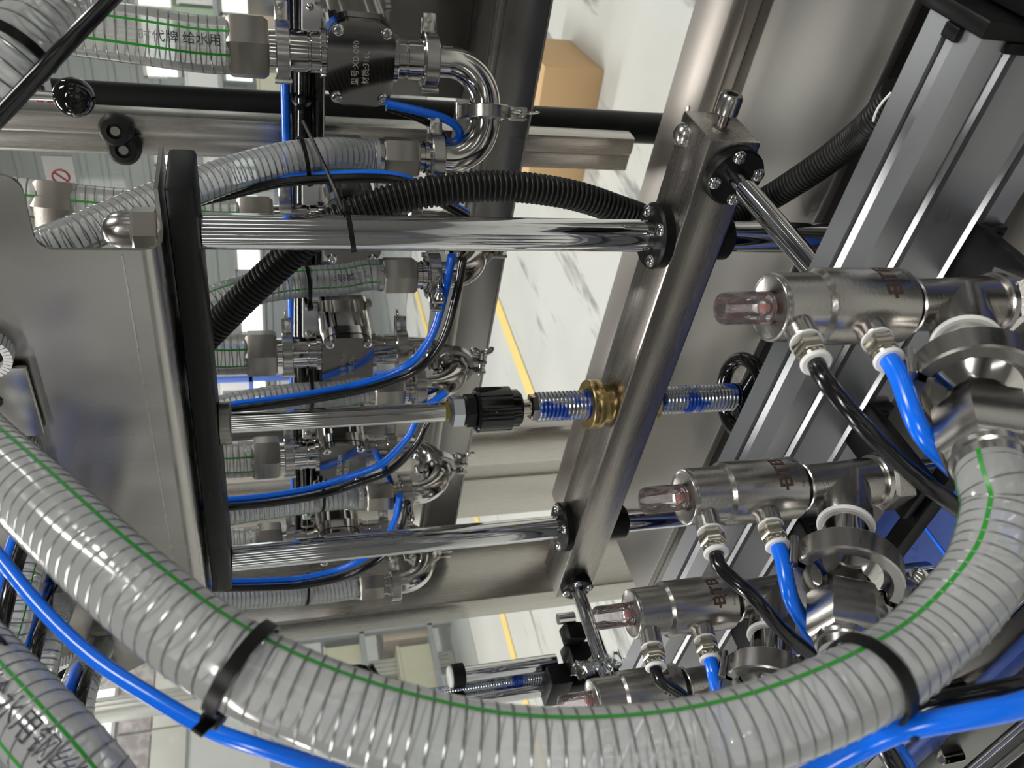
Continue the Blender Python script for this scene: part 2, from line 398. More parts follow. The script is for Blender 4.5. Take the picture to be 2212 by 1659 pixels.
# floor markings
for (a, b, lab) in (((2.2, 2.93, .002), (6.5, 3.03, .006), 'yellow line painted on the floor beyond the lead screw'), ((1.6, 4.50, .002), (6.5, 4.60, .006), 'yellow floor line seen past the far column')):
    tag(MB().span(a, b).build('floor_line', M['yellow_paint']), lab, 'floor marking')
# cardboard box on the floor
def carton(c, d, rz, label, group=None):
    t = tag(empty('cardboard_box', c), label, 'box', group); R_ = Matrix.Rotation(rz, 3, 'Z')
    MB().box(V(c) + V((0, 0, d[2] / 2)), d, R_, .004).build('carton', M['cardboard'], t)
    MB().box(V(c) + V((0, 0, d[2] + .0006)), (d[0] * 1.004, .06, .0016), R_).build('tape', M['cardboard'], t)
    for k in range(5): MB().box(V(c) + R_ @ V((-d[0] * .32 + k * .045, 0, d[2] + .001)), (.02, d[1] * .55, .001), R_).build('print', M['card_print'], t)
    for k in range(3): MB().box(V(c) + R_ @ V((-d[0] / 2 - .0008, -d[1] * .1 + .03 * k, d[2] * .45)), (.001, .016, d[2] * .5), R_).build('print', M['card_print'], t)
carton((3.40, 1.48, 0), (.46, .50, .26), .10, 'brown printed cardboard box on the floor behind the bench')
# storage racks along the walls, with crates
cm = ['crate_grey', 'crate_white', 'crate_tan', 'crate_yellow', 'crate_dark', 'crate_white', 'crate_green', 'crate_grey', 'crate_red', 'crate_white']
cw = {'crate_grey': 'grey', 'crate_white': 'white', 'crate_tan': 'tan', 'crate_yellow': 'yellow', 'crate_dark': 'dark', 'crate_green': 'green', 'crate_red': 'red'}
def rack(name, label, a, along, L, dep, levels, mt, where, seed):
    rnd = random.Random(seed); a, e = V(a), V(along); n_ = V((-e.y, e.x, 0)); t = tag(empty(name, a), label, 'rack')
    def bx(s0, s1, d0, d1, z0, z1):
        q = [a + e * s + n_ * d for s in (s0, s1) for d in (d0, d1)]; lo = [min(p[i] for p in q) for i in (0, 1)]; hi = [max(p[i] for p in q) for i in (0, 1)]
        return MB().span((lo[0], lo[1], z0), (hi[0], hi[1], z1))
    top = levels[-1] + .5
    k = max(2, int(L / 1.2) + 1)
    for i in range(k):
        for d in (0, dep - .05): s = (L - .05) * i / (k - 1); bx(s, s + .05, d, d + .05, 0, top).build('upright', M[mt], t)
    for z in levels: bx(0, L, 0, dep, z - .04, z).build('shelf', M[mt], t)
    for z in levels:
        s = .08; kk = 0
        while s < L - .5:
            w_ = rnd.uniform(.22, .46); h = rnd.uniform(.14, .34); c = rnd.choice(cm)
            o = empty('storage_crate', a + e * (s + w_ / 2) + n_ * (dep / 2) + V((0, 0, z)))
            tag(o, '%s crate, %s from the near end, %s shelf of %s' % (cw[c], ordinal(kk), ['bottom', 'middle', 'top'][levels.index(z)], where), 'crate', 'crates on %s' % where); kk += 1
            b = bx(s, s + w_, .06, dep - .06, z, z + h); b.build('bin', M[c], o)
            bx(s - .008, s + w_ + .008, .052, dep - .052, z + h, z + h + .02).build('rim', M[c], o)
            s += w_ + rnd.uniform(.03, .16)
rack('storage_rack', 'blue steel storage rack before the back wall', (7.6, 6.2, 0), (0, 1, 0), 2.4, .6, [.35, .95, 1.55], 'rack_blue', 'the blue rack', 3)
rack('storage_rack', 'grey storage rack against the back wall beyond the pumps', (8.8, 1.2, 0), (0, 1, 0), 3.8, .6, [.5, 1.1, 1.7], 'crate_grey', 'the long grey rack', 4)
rack('storage_rack', 'grey storage rack in front of the far wall', (6.6, 6.6, 0), (-1, 0, 0), 4.4, .6, [.2, .75, 1.3], 'crate_grey', 'the far grey rack', 5)

# ------------------------------------------------------------------ machine frame and table
TZ = .80
xf = on(1976, 0, 2, TZ).x; xb = on(1500, 0, 2, TZ + .03).x; xr = on(1588, 0, 2, TZ + .03).x
ub = tag(empty('base_panel', (.55, .4, .6)), 'dark steel base panel between the conveyor and the table', 'panel')
MB().span((.46, -.6, .60), (xf + .02, 1.25, .612), .002).build('sheet', M['steel_blackish'], ub)
tb = tag(empty('machine_table', (1.0, .8, 0)), 'large flat stainless machine table under the adjusting beam', 'table')
MB().span((xf, -.5, TZ - .012), (xr - .012, 1.16, TZ), .002).build('tabletop', M['steel_table'], tb)
MB().span((xf, -.5, TZ - .075), (xf + .004, 1.16, TZ - .012)).build('front_apron', M['steel_dark'], tb)
MB().span((xr - .012, -.5, TZ - .012), (xr, 1.3, TZ + .016), .002).build('lip', M['steel_brushed'], tb)
for y in (-.45, 1.1):
    for x in (xf + .06, xr - .07): MB().span((x - .025, y - .025, 0), (x + .025, y + .025, TZ - .012), .003).build('leg', M['steel_vertical'], tb)
rl = tag(empty('frame_rail', (xb, .5, TZ)), 'stainless square tube rail along the back of the table', 'rail')
MB().span((xr, -.6, TZ - .05), (xb, 1.3, TZ + .03), .006).build('tube', M['steel_rail'], rl)
for y in (.42, .9): MB().cyl((xr + .03, y, TZ + .03), (xr + .03, y, TZ + .0315), .004, n=12).build('rivet', M['steel_satin'], rl)
# vertical frame post behind the pumps
ya, yb_ = on(700, 268, 0, 1.12).y, on(700, 312, 0, 1.12).y
po = tag(empty('frame_post', (1.12, ya, TZ)), 'upright stainless square frame post behind the first pump', 'post')
MB().span((1.12, ya, TZ + .03), (1.12 + (yb_ - ya), yb_, 2.3), .005).build('tube', M['steel_vertical'], po)
MB().span((1.125, yb_, TZ + .03), (1.14, yb_ + .028, 2.3), .003).build('edge_strip', M['steel_vertical'], po)
for q in ((250, 281), (268, 322)):
    c = on(*q, 0, 1.105); n_ = V((-1, -.25, 0)).normalized()
    b = tag(empty('rubber_bumper', c), 'black rubber bumper on the frame post, %s' % ('upper one with steel screw' if q[0] == 250 else 'lower one by the edge strip'), 'bumper')
    MB().lathe(c + n_ * -.016, n_, [(0, 0), (0, .021), (.018, .021), (.024, .017), (.025, .010), (.020, .009), (.020, 0)], 28).build('body', M['black_rubber'], b)
    MB().cyl(c + n_ * .002, c + n_ * .007, .006, n=12).build('screw', M['steel_satin'], b)
# black door bar
c0 = on(640, 238, 0, 1.24)
br = tag(empty('door_bar', (1.24, c0.y, TZ)), 'tall round black bar beside the frame post', 'bar')
MB().cyl((1.24, c0.y, TZ - .2), (1.24, c0.y, 2.3), .026, n=28).build('tube', M['black_anodised'], br)
for z in (TZ - .18, 2.25): MB().span((1.2, c0.y - .03, z - .03), (1.34, c0.y + .03, z + .03), .004).build('bracket', M['black_plastic'], br)
# polycarbonate door leaf behind the post, with stickers
dr = tag(empty('clear_door', (1.33, .4, TZ)), 'clear plastic machine door behind the frame post', 'door')
MB().span((1.33, -.35, 1.12), (1.336, 1.08, 2.3)).build('panel', M['door_clear'], dr)
MB().span((1.325, on(700, 330, 0, 1.33).y, 1.12), (1.345, on(700, 345, 0, 1.33).y, 2.3)).build('profile', M['frame_alu'], dr)
def sticker(pts, label, SXK=1.322):
    q = [on(*p, 0, SXK) for p in pts]; ys = [p.y for p in q]; zs = [p.z for p in q]
    t = tag(empty('warning_sticker', (SXK, sum(ys) / len(ys), min(zs))), label, 'sticker')
    MB().span((SXK, min(ys), min(zs)), (SXK + .0025, max(ys), max(zs))).build('sheet', M['paper'], t)
    return t, min(ys), max(ys), min(zs), max(zs)
t, a, b_, c, d = sticker(((40, 150), (122, 245)), 'white warning sticker with red bands beside the black knob', 1.20)
for k, (u0, u1, v0, v1, mt) in enumerate(((.40, .62, .30, .50, 'sign_red'), (.40, .62, .58, .92, 'sign_red'), (.76, .96, .70, .95, 'sign_red'), (.66, .74, .34, .48, 'ink'), (.12, .18, .3, .5, 'ink'), (.22, .28, .3, .5, 'ink'), (.44, .56, .40, .47, 'sign_yellow'))):
    zz = lambda u: d - (d - c) * u
    MB().span((1.1985 - .0002 * k, a + (b_ - a) * v0, zz(u1)), (1.1999, a + (b_ - a) * v1, zz(u0))).build('print', M[mt], t)
t, a, b_, c, d = sticker(((88, 336), (172, 425)), 'white prohibition sticker with a red crossed circle')
cc = V((1.3212, (a + b_) / 2, (c + d) / 2)); rr = (d - c) * .30
MB().ring(cc, cc + V((-.0008, 0, 0)), rr, rr * .84, 40).build('ring_print', M['sign_red'], t)
MB().box(cc - V((.0004, 0, 0)), (.0008, rr * .14, rr * 1.8), Matrix.Rotation(.72, 3, 'X')).build('slash_print', M['sign_red'], t)
MB().span((1.3205, b_ - .006, (c + d) / 2 - .02), (1.3219, b_, (c + d) / 2 + .004)).build('print', M['sign_red'], t)
# lever with ball knob
k0 = on(160, 210, 0, .98); kb = tag(empty('lever_knob', k0), 'glossy black ball knob on a bright lever rod', 'knob')
MB().sphere(k0, .0215, 28, 14).build('ball', M['black_gloss'], kb)
MB().cyl(k0 + V((0, 0, .018)), k0 + V((0, 0, .20)), .0052, n=16).build('rod', M['chrome'], kb)
# pump bench: long stainless channel the pumps hang in front of
bz1, bz0 = on(1072, 0, 0, .97).z, on(1190, 0, 0, .97).z
bn = tag(empty('pump_bench', (.97, .5, bz0)), 'long dark stainless channel carrying the row of pumps', 'bench')
MB().span((.97, -.4, bz0), (.974, 1.32, bz1), .0015).build('front_face', M['steel_dark'], bn)
MB().span((.97, -.4, bz1), (1.09, 1.32, bz1 + .003)).build('top_face', M['steel_dark'], bn)
MB().span((.966, -.4, bz1 - .012), (.97, 1.32, bz1 - .004), .001).build('lip', M['steel_brushed'], bn)
MB().span((.97, -.4, bz0 - .003), (1.09, 1.32, bz0)).build('bottom_face', M['steel_dark'], bn)
bp0, bp1 = on(840, 100, 0, 1.06), on(1000, 214, 0, 1.06)
pn = tag(empty('back_panel', (1.06, 0, bz1)), 'dark stainless panel standing behind the first pump', 'panel')
MB().span((1.06, -.4, bz1 + .003), (1.066, bp1.y, 1.34), .001).build('sheet', M['steel_dark'], pn)
for y in (-.02, .16, .30): MB().span((1.052, y, bz1 + .003), (1.06, y + .012, 1.34), .001).build('stiffener', M['steel_brushed'], pn)
# big far column, and the uprights seen between the rods
e = on(900, 1313, 0, .86); f_ = on(900, 1352, 0, .86)
cl = tag(empty('frame_column', (.86, e.y, TZ - .6)), 'wide brushed stainless column at the far end of the machine', 'column')
wd = abs(on(900, 1190, 1, e.y).x - .86)
MB().span((.86, e.y, TZ - .7), (.86 + wd, f_.y, 2.2), .006).build('tube', M['steel_vertical'], cl)
for (y0, y1, X, lab) in ((926, 1004, 1.16, 'stainless upright behind the lead screw'), (1030, 1112, 1.20, 'stainless upright behind the far guide rod')):
    a = on(1120, y0, 0, X); b_ = on(1120, y1, 0, X)
    u_ = tag(empty('frame_upright', (X, a.y, TZ - .6)), lab, 'upright')
    MB().span((X, a.y, 0), (X + .09, b_.y, 2.2), .010).build('tube', M['steel_vertical'], u_)
    MB().span((X - .012, a.y - .006, 0), (X + .102, b_.y + .006, .012), .002).build('foot_plate', M['steel_dark'], u_)
# clear door leaf beyond the column
q0 = on(600, 1400, 0, .95)
dr = tag(empty('clear_door', (1.0, f_.y + .02, .7)), 'clear plastic door leaf beyond the far column', 'door')
MB().span((.30, f_.y + .06, 1.02), (.86 + wd, f_.y + .066, 2.2)).build('panel', M['door_clear'], dr)
# ------------------------------------------------------------------ adjusting beam, guide rods and screw
BX0, BX1 = .5905, .650; BZ1, BZ0 = 1.0321, .982; BY0 = .2752; BY1 = on(1197, 1292, 0, BX0).y
RX = .62
def cap_screw(o, ax, r, L, parent, name='screw', mt='chrome'):
    """socket head screw: knurled head, rim and hexagon socket"""
    o, ax = V(o), V(ax).normalized()
    return MB().lathe(o, ax, [(0, 0), (0, r), (L * .85, r), (L, r * .86), (L, r * .5), (L * .5, r * .5), (L * .5, 0)], 20).build(name, M[mt], parent)
def dome_screw(o, ax, r, parent, name='screw', mt='chrome'):
    o, ax = V(o), V(ax).normalized(); pr = [(0, 0), (0, r)] + [(r * .72 * math.sin(a), r * math.cos(a)) for a in (.25, .55, .85, 1.1)]
    pr += [(r * .66, r * .36), (r * .35, r * .34), (r * .35, 0)]
    return MB().lathe(o, ax, pr, 18).build(name, M[mt], parent)
bm_ = tag(empty('adjusting_beam', (RX, (BY0 + BY1) / 2, BZ0)), 'brushed stainless square beam crossing the machine on the guide rods', 'beam')
MB().span((BX0, BY0, BZ0), (BX1, BY1, BZ1), .0028).build('tube', M['steel_beam'], bm_)
b0 = on(1562, 262, 1, BY0)
MB().cyl(b0 + V((0, .004, 0)), b0 + V((0, -.012, 0)), .0055, n=16).build('bolt_shank', M['steel_satin'], bm_)
cap_screw(b0 + V((0, -.008, 0)), (0, -1, 0), .0105, .017, bm_, 'bolt_head', 'steel_satin')
dome_screw((BX1 - .012, BY0 + .018, BZ1), (0, 0, 1), .011, bm_, 'bolt_head', 'steel_satin')
def flange(c, ax, r, th, rod_r, screws, label, ref, bush=None, rs=.0062):
    """black bearing flange with button screws"""
    c, ax = V(c), V(ax).normalized(); t = tag(empty('bearing_flange', c), label, 'flange')
    MB().lathe(c, ax, [(0, rod_r), (0, r), (th * .8, r), (th, r - .002), (th, rod_r), (0, rod_r)], 44).build('disc', M['black_plastic'], t)
    u = (V(ref) - ax * V(ref).dot(ax)).normalized(); w_ = ax.cross(u)
    for a in screws: dome_screw(c + ax * th + (u * math.cos(a) + w_ * math.sin(a)) * (r * .76), ax, rs, t)
    if bush:
        MB().lathe(c - ax * bush[1], -ax, [(0, rod_r), (0, bush[0]), (bush[2] - .003, bush[0]), (bush[2], bush[0] - .003), (bush[2], rod_r), (0, rod_r)], 36).build('bush', M['black_plastic'], t)
    return t
def vrod(X, Y, z0, z1, r, label, extra=None):
    t = tag(empty('guide_rod', (X, Y, z0)), label, 'rod')
    MB().cyl((X, Y, z0), (X, Y, z1), r, n=160, ch=.001).build('shaft', M['chrome_rod'], t)
    return t
RY1, RY2, RY3 = .3875, .6065, .8245
vrod(RX, RY1, .845, 1.4435, .0150, 'thick polished guide rod nearest the camera, strapped by a cable tie')
vrod(RX, RY3, .845, 1.4435, .0150, 'thick polished guide rod at the far end of the black plate')
for Y, lab in ((RY1, 'black bearing flange where the near guide rod enters the beam'), (RY3, 'black bearing flange where the far guide rod enters the beam')):
    flange((RX, Y, BZ1), (0, 0, 1), .0315, .012, .0152, [PI * .25, PI * .75, PI * 1.25, PI * 1.75], lab, (1, 0, 0), (.0225, BZ1 - BZ0, .020 if Y == RY1 else .03))
# cross rods from the beam to the extrusion
fc = on(1580, 374, 0, BX0); fc2 = on(1243, 1262, 0, BX0)
for c, lab, rr, xe in ((fc, 'black round flange on the near end of the beam', .0265, .415), (fc2, 'black round flange on the far end of the beam', .0215, .415)):
    flange(c, (-1, 0, 0), rr, .010, .0092, [.6, .6 + PI / 2, .6 + PI, .6 + PI * 1.5], lab, (0, -.4, 1))
    t = tag(empty('cross_rod', c), 'bright steel cross rod from the %s flange to the extrusion' % ('near' if c is fc else 'far'), 'rod')
    MB().cyl(c + V((-.002, 0, 0)), V((.40, c.y, c.z)), .0092, n=96).build('shaft', M['chrome_rod'], t)
    MB().cyl(V((.4155, c.y, c.z)), V((.400, c.y, c.z)), .0105, n=32, ch=.001).build('end_collar', M['steel_satin'], t)
# centre rod, coupling and lead screw
zz = lambda x: zx(x, RX, RY2)
rd = tag(empty('adjusting_rod', (RX, RY2, zz(965))), 'slim polished rod between the black plate and the coupling', 'rod')
MB().cyl((RX, RY2, zz(968)), (RX, RY2, 1.4435), .0104, n=128).build('shaft', M['chrome'], rd)
MB().cyl((RX, RY2, 1.4435 - .0115), (RX, RY2, 1.4435), .0215, n=40, ch=.001).build('washer', M['steel_hex'], rd)
MB().ring((RX, RY2, zz(968)), (RX, RY2, zz(959)), .0107, .0100, 30).build('yellow_sealant', mat('sealant', (.17, .13, .01), 0, .3), rd)
MB().hex((RX, RY2, zz(1002)), (RX, RY2, zz(972)), .0172).build('lock_nut', M['zinc'], rd)
cp = tag(empty('shaft_coupling', (RX, RY2, zz(1122))), 'black cylindrical coupling joining the slim rod to the lead screw', 'coupling')
MB().hex((RX, RY2, zz(1026)), (RX, RY2, zz(1002)), .0185).build('hex_collar', M['black_anodised'], cp)
MB().lathe((RX, RY2, zz(1122)), (0, 0, 1), [(0, 0), (0, .018), (.003, .0205), (.012, .0205), (.0125, .0245), (zz(1030) - zz(1122), .0245), (zz(1026) - zz(1122), .022), (zz(1026) - zz(1122), 0)], 44).build('body', M['black_gloss'], cp)
ls = tag(empty('lead_screw', (RX, RY2, zz(1585))), 'threaded lead screw smeared with blue grease through the brass nut', 'screw')
MB().cyl((RX, RY2, zz(1150)), (RX, RY2, zz(1120)), .0088, n=24).build('neck', M['nickel'], ls)
MB().hex((RX, RY2, zz(1162)), (RX, RY2, zz(1143)), .0150).build('jam_nut', M['nickel'], ls)
def thread(p0, p1, r, pitch, dep, n=32):
    p0, p1 = V(p0), V(p1); L = (p1 - p0).length; ax = (p1 - p0).normalized(); u, w_ = perp(ax); b = MB(); vs, fs = [], []
    turns = L / pitch; per = 6; rows = int(turns * per)
    for i in range(rows + 1):
        for k in range(n):
            a = 2 * PI * k / n; t = i / per + k / n; ph = t % 1; q = r - dep * abs(2 * ph - 1)
            vs.append(p0 + ax * min(L, i / per * pitch) + (u * math.cos(a) + w_ * math.sin(a)) * q)
    for i in range(rows):
        for k in range(n): fs.append((i * n + k, i * n + (k + 1) % n, (i + 1) * n + (k + 1) % n, (i + 1) * n + k))
    b.add(vs, fs + [tuple(range(n))[::-1], tuple(rows * n + k for k in range(n))]); return b
thread((RX, RY2, zz(1588)), (RX, RY2, zz(1158)), .0168, .0046, .0016).build('thread', M['thread_grease'], ls, ang=70)
bn_ = tag(empty('brass_nut', (RX, RY2, BZ1)), 'brass flanged nut of the lead screw sitting in the beam', 'nut')
MB().lathe((RX, RY2, BZ1 - .003), (0, 0, 1), [(0, .017), (0, .0222), (.013, .0222), (.0135, .0275), (.0195, .0275), (.020, .0272), (.0205, .0275), (.0265, .0275), (.0275, .0265), (.0275, .017), (0, .017)], 52).build('flange', M['brass'], bn_)
MB().ring((RX, RY2, BZ0 - .009), (RX, RY2, BZ0), .0225, .017, 40, .001).build('lower_sleeve', M['brass'], bn_)
# handwheel under the screw
hz = zz(1604); hw = tag(empty('handwheel', (RX, RY2, hz - .012)), 'black glossy spoked handwheel at the foot of the lead screw', 'handwheel')
MB().torus((RX, RY2, hz), (0, 0, 1), .0445, .0085, 48, 14).build('rim', M['black_gloss'], hw)
MB().cyl((RX, RY2, hz - .014), (RX, RY2, hz + .018), .0165, n=28, ch=.003).build('hub', M['black_gloss'], hw)
for k in range(3):
    a = .5 + k * 2 * PI / 3; MB().tube([(RX + math.cos(a) * q, RY2 + math.sin(a) * q, hz + .004 - .004 * q / .044) for q in (.012, .022, .034, .043)], [.0075, .006, .0055, .006], 10).build('spoke', M['black_gloss'], hw)
# black top plate carrying the rods
pl = tag(empty('top_plate', (RX, .58, 1.4435)), 'long black anodised plate the guide rods hang from', 'plate')
MB().span((.588, .331, 1.4435), (.652, .843, 1.4645), .0035).build('bar', M['black_anodised'], pl)
# stainless shield above it
SX = .560
sh = tag(empty('sheet_shield', (SX, .6, 1.465)), 'large folded stainless shield above the black plate with hose holes', 'shield')
def arc(c, r, a0, a1, n=8): return [(c[0] + r * math.cos(a0 + (a1 - a0) * i / n), c[1] + r * math.sin(a0 + (a1 - a0) * i / n)) for i in range(n + 1)]
zb = 1.468; BR = .014
P1 = on(345, 541, 0, SX); P2 = on(80, 541, 0, SX); P3 = on(72, 392, 0, SX); P4 = on(30, 330, 0, SX); P5 = on(452, 1360, 0, SX)
yfar = P5.y
out = [(P1.y, zb + BR)]
zc = P2.z; yn = P3.y - .004
out += arc((P1.y - .012, zc - .012 + .0), .012, 0, PI / 2)[:]          # rounded inner corner of the notch
out += [(yn + .012, zc)] + arc((yn + .012, zc + .012), .012, -PI / 2, -PI)
far = [on(*q, 0, SX) for q in ((180, 1760), (192, 1610), (206, 1492), (250, 1464), (330, 1424), (430, 1376))]
out += [(yn, 1.72), (far[0].y, 1.72)] + [(q.y, q.z) for q in far] + [(yfar, zb + BR)]
MB().prism(out, (SX, 0, 0), (0, 1, 0), (0, 0, 1), (1, 0, 0), .003).build('face', M['steel_sheet'], sh)
# rounded bend and the bottom flange folded back over the plate
prof = [(SX, zb + BR)] + [(SX + BR - BR * math.cos(a), zb + BR - BR * math.sin(a)) for a in (.2, .4, .6, .8, 1.0, 1.2, 1.4, PI / 2)]
prof += [(.655, zb)]; inner = [(.655, zb + .003)] + [(SX + BR - (BR - .003) * math.cos(a), zb + BR - (BR - .003) * math.sin(a)) for a in (PI / 2, 1.4, 1.2, 1.0, .8, .6, .4, .2)] + [(SX + .003, zb + BR)]
MB().prism(prof + inner, (0, P1.y, 0), (1, 0, 0), (0, 0, 1), (0, 1, 0), yfar - P1.y).build('folded_flange', M['steel_sheet'], sh)
MB().span((.585, .33, zb), (.655, P1.y + .001, zb + .003)).build('flange_tongue', M['steel_sheet'], sh)
MB().span((SX - .0006, P1.y + .004, 1.4945), (SX + .0004, yfar - .01, 1.4957)).build('bend_line', M['steel_satin'], sh)
# acorn nuts over the rods
for Y, lab in ((RY1, 'stainless acorn nut clamping the near guide rod to the shield flange'),):
    n_ = tag(empty('acorn_nut', (RX, Y, zb + .003)), lab, 'nut')
    MB().ring((RX, Y, zb + .003), (RX, Y, zb + .0065), .019, .010, 30).build('washer', M['steel_satin'], n_)
    MB().hex((RX, Y, zb + .0065), (RX, Y, zb + .027), .0195, 0, (1, .35, 0)).build('hexagon', M['steel_hex'], n_)
    MB().lathe((RX, Y, zb + .026), (0, 0, 1), [(0, .0155), (.008, .0155), (.015, .0135), (.020, .0095), (.0225, .005), (.0233, 0)], 30).build('dome', M['steel_satin'], n_)
# small parts fixed on the shield: bracket plate and trimmed hose holes
def trim_ring(py, pz_, lab, r=.022, ar=2 * PI, sx=1.0):
    c = on(py[0], py[1], 0, SX - .004); t = tag(empty('hole_trim', c), lab, 'edge trim'); n = int(2 * PI * r / .0032)
    for ring_ in (0,):
        b = MB()
        for k in range(n):
            a = 2 * PI * k / n; p = c + V((0, math.cos(a) * r * sx, math.sin(a) * r)); b.box(p, (.014, .0062, .0026), Matrix.Rotation(a, 3, 'X'))
        tag(b.build('trim_teeth', M['white_trim'], t), kind='stuff')
    MB().torus(c, (1, 0, 0), r * .97, .0024, 40, 8).build('trim_bead', M['white_trim'], t)
    MB().cyl(c + V((.002, 0, 0)), c + V((.0035, 0, 0)), r * .95, n=40).build('hole', M['black_plastic'], t)
trim_ring((18, 985), 0, 'white toothed trim round the hose hole beside the bracket')
trim_ring((-38, 762), 0, 'white toothed trim round the hose hole at the picture edge', .018)
trim_ring((92, 1318), 0, 'white toothed trim round the small far hole', .016)
trim_ring((180, 1452), 0, 'white toothed trim round the farthest hose hole', .030)
c = on(10, 870, 0, SX - .006); b_ = tag(empty('slotted_bracket', c), 'small stainless bracket plate with a round hole on the shield', 'bracket')
MB().box(c, (.004, .075, .045), Matrix.Rotation(.0, 3, 'X'), .0015).build('plate', M['steel_satin'], b_)
MB().cyl(c + V((-.0024, -.004, .006)), c + V((-.003, -.004, .006)), .006, n=20).build('hole', M['black_plastic'], b_)
c = on(75, 1050, 0, SX - .006); b_ = tag(empty('slotted_bracket', c), 'stainless bracket plate below the toothed hose hole', 'bracket')
MB().box(c, (.004, .050, .030), None, .0015).build('plate', M['steel_satin'], b_)
MB().box(c + V((-.003, -.016, 0)), (.004, .004, .028), None, .001).build('folded_edge', M['steel_satin'], b_)
c = on(212, 1472, 0, SX - .004); b_ = tag(empty('slotted_tab', c), 'pale slotted tab at the far corner of the shield', 'tab')
MB().box(c, (.004, .034, .040), None, .0015).build('plate', M['panel_cream'], b_)
MB().box(c + V((-.0022, .004, 0)), (.001, .006, .022), None, .0).build('slot', M['black_plastic'], b_)

# ------------------------------------------------------------------ aluminium extrusion
EX0, EX1, EZ1, EZ0, EY0, EY1 = .368, .413, 1.034, .944, .1085, 1.02
ex = tag(empty('aluminium_extrusion', ((EX0 + EX1) / 2, EY0, EZ0)), 'long slotted aluminium extrusion carrying the row of valves', 'extrusion')
def slot_edge(a, b, centers):
    """outline of one side from a to b with T-slots cut inwards"""
    a, b = V((*a, 0)), V((*b, 0)); d = (b - a).normalized(); n_ = V((-d.y, d.x, 0)); o = [a]
    for c in centers:
        for s, q in ((-.0052, 0), (-.0052, .0025), (-.0095, .0030), (-.0095, .0080), (-.0045, .0135), (.0045, .0135), (.0095, .0080), (.0095, .0030), (.0052, .0025), (.0052, 0)): o.append(a + d * (c + s) + n_ * q)
    return [(p.x, p.y) for p in o]
sec = slot_edge((EX0, EZ0), (EX1, EZ0), [.0225]) + slot_edge((EX1, EZ0), (EX1, EZ1), [.0225, .0675]) + slot_edge((EX1, EZ1), (EX0, EZ1), [.0225]) + slot_edge((EX0, EZ1), (EX0, EZ0), [.0225, .0675])
MB().prism(sec, (0, EY0, 0), (1, 0, 0), (0, 0, 1), (0, 1, 0), EY1 - EY0).build('profile', M['aluminium'], ex, ang=15)
e_ = MB().span((EX0 - .003, EY0 - .010, EZ0 - .003), (EX1 + .012, EY0, EZ1 + .003), .002).build('end_cap', M['black_plastic'], ex)
MB().span((EX0 + .014, EY0, EZ1 - .004), (EX0 + .026, EY0 + .008, EZ1 + .0035), .001).build('cap_lug', M['black_plastic'], ex)
MB().span((EX0 - .0035, EY0, EZ1 - .030), (EX0 + .004, EY0 + .006, EZ1 - .016), .001).build('cap_lug', M['black_plastic'], ex)
# dark arm carrying the extrusion's end, top right corner
am = tag(empty('end_arm', (.40, .06, .9)), 'dark bracket arm at the capped end of the extrusion', 'bracket')
MB().span((.35, .02, .93), (.60, EY0 - .011, 1.015), .004).build('plate', M['black_anodised'], am)
# ------------------------------------------------------------------ hoses, tubes, ties, clamps
IX, IY, IZ = V(CR[0]), V(CR[1]), V(CR[2])       # right / down / away from where the photographer stood
def hose(name, pts, r, label, pitch, stripes=(), cat='hose', mt='hose_clear', group=None, wire=.0007, step=.004, n=28):
    """clear spiral-wire hose: wall, wire coil and printed stripes"""
    pp = smooth(pts, step); o = tag(MB().tube(pp, r, n, cap=False).build(name, M[mt], None, pp[0]), label, cat, group)
    F = frames(pp); k = max(1, int(pitch / step * 1)); b = MB(); hp = []
    per = 22; L = (len(pp) - 1) * step; N = int(L / pitch * per)
    for i in range(N + 1):
        s = i / N * (len(pp) - 1); j = min(int(s), len(pp) - 2); t = s - j
        c = pp[j].lerp(pp[j + 1], t); u = F[j][1].lerp(F[j + 1][1], t).normalized(); w_ = F[j][2].lerp(F[j + 1][2], t).normalized()
        a = 2 * PI * i / per; hp.append(c + (u * math.cos(a) + w_ * math.sin(a)) * (r - wire * .35))
    b.tube(hp, wire, 5); b.build('wire_coil', M['coil_wire'], o)
    for (ref, j, hw) in stripes:
        j = int(j * (len(pp) - 1)); a0 = math.atan2(V(ref).dot(F[j][2]), V(ref).dot(F[j][1])); vs, fs = [], []
        for c, (t, u, w_) in zip(pp, F):
            for da in (-hw, 0, hw): vs.append(c + (u * math.cos(a0 + da) + w_ * math.sin(a0 + da)) * (r + .0002))
        for i in range(len(pp) - 1):
            for q in (0, 1): fs.append((i * 3 + q, i * 3 + q + 1, i * 3 + q + 4, i * 3 + q + 3))
        MB().add(vs, fs).build('stripe', M['green_stripe'], o)
    return o, pp, F
def air_tube(pts, r, colr, label, group=None, step=.006):
    return tag(MB().tube(smooth(pts, step), r, 12).build('air_tube', M[colr], None), label, 'tube', group)
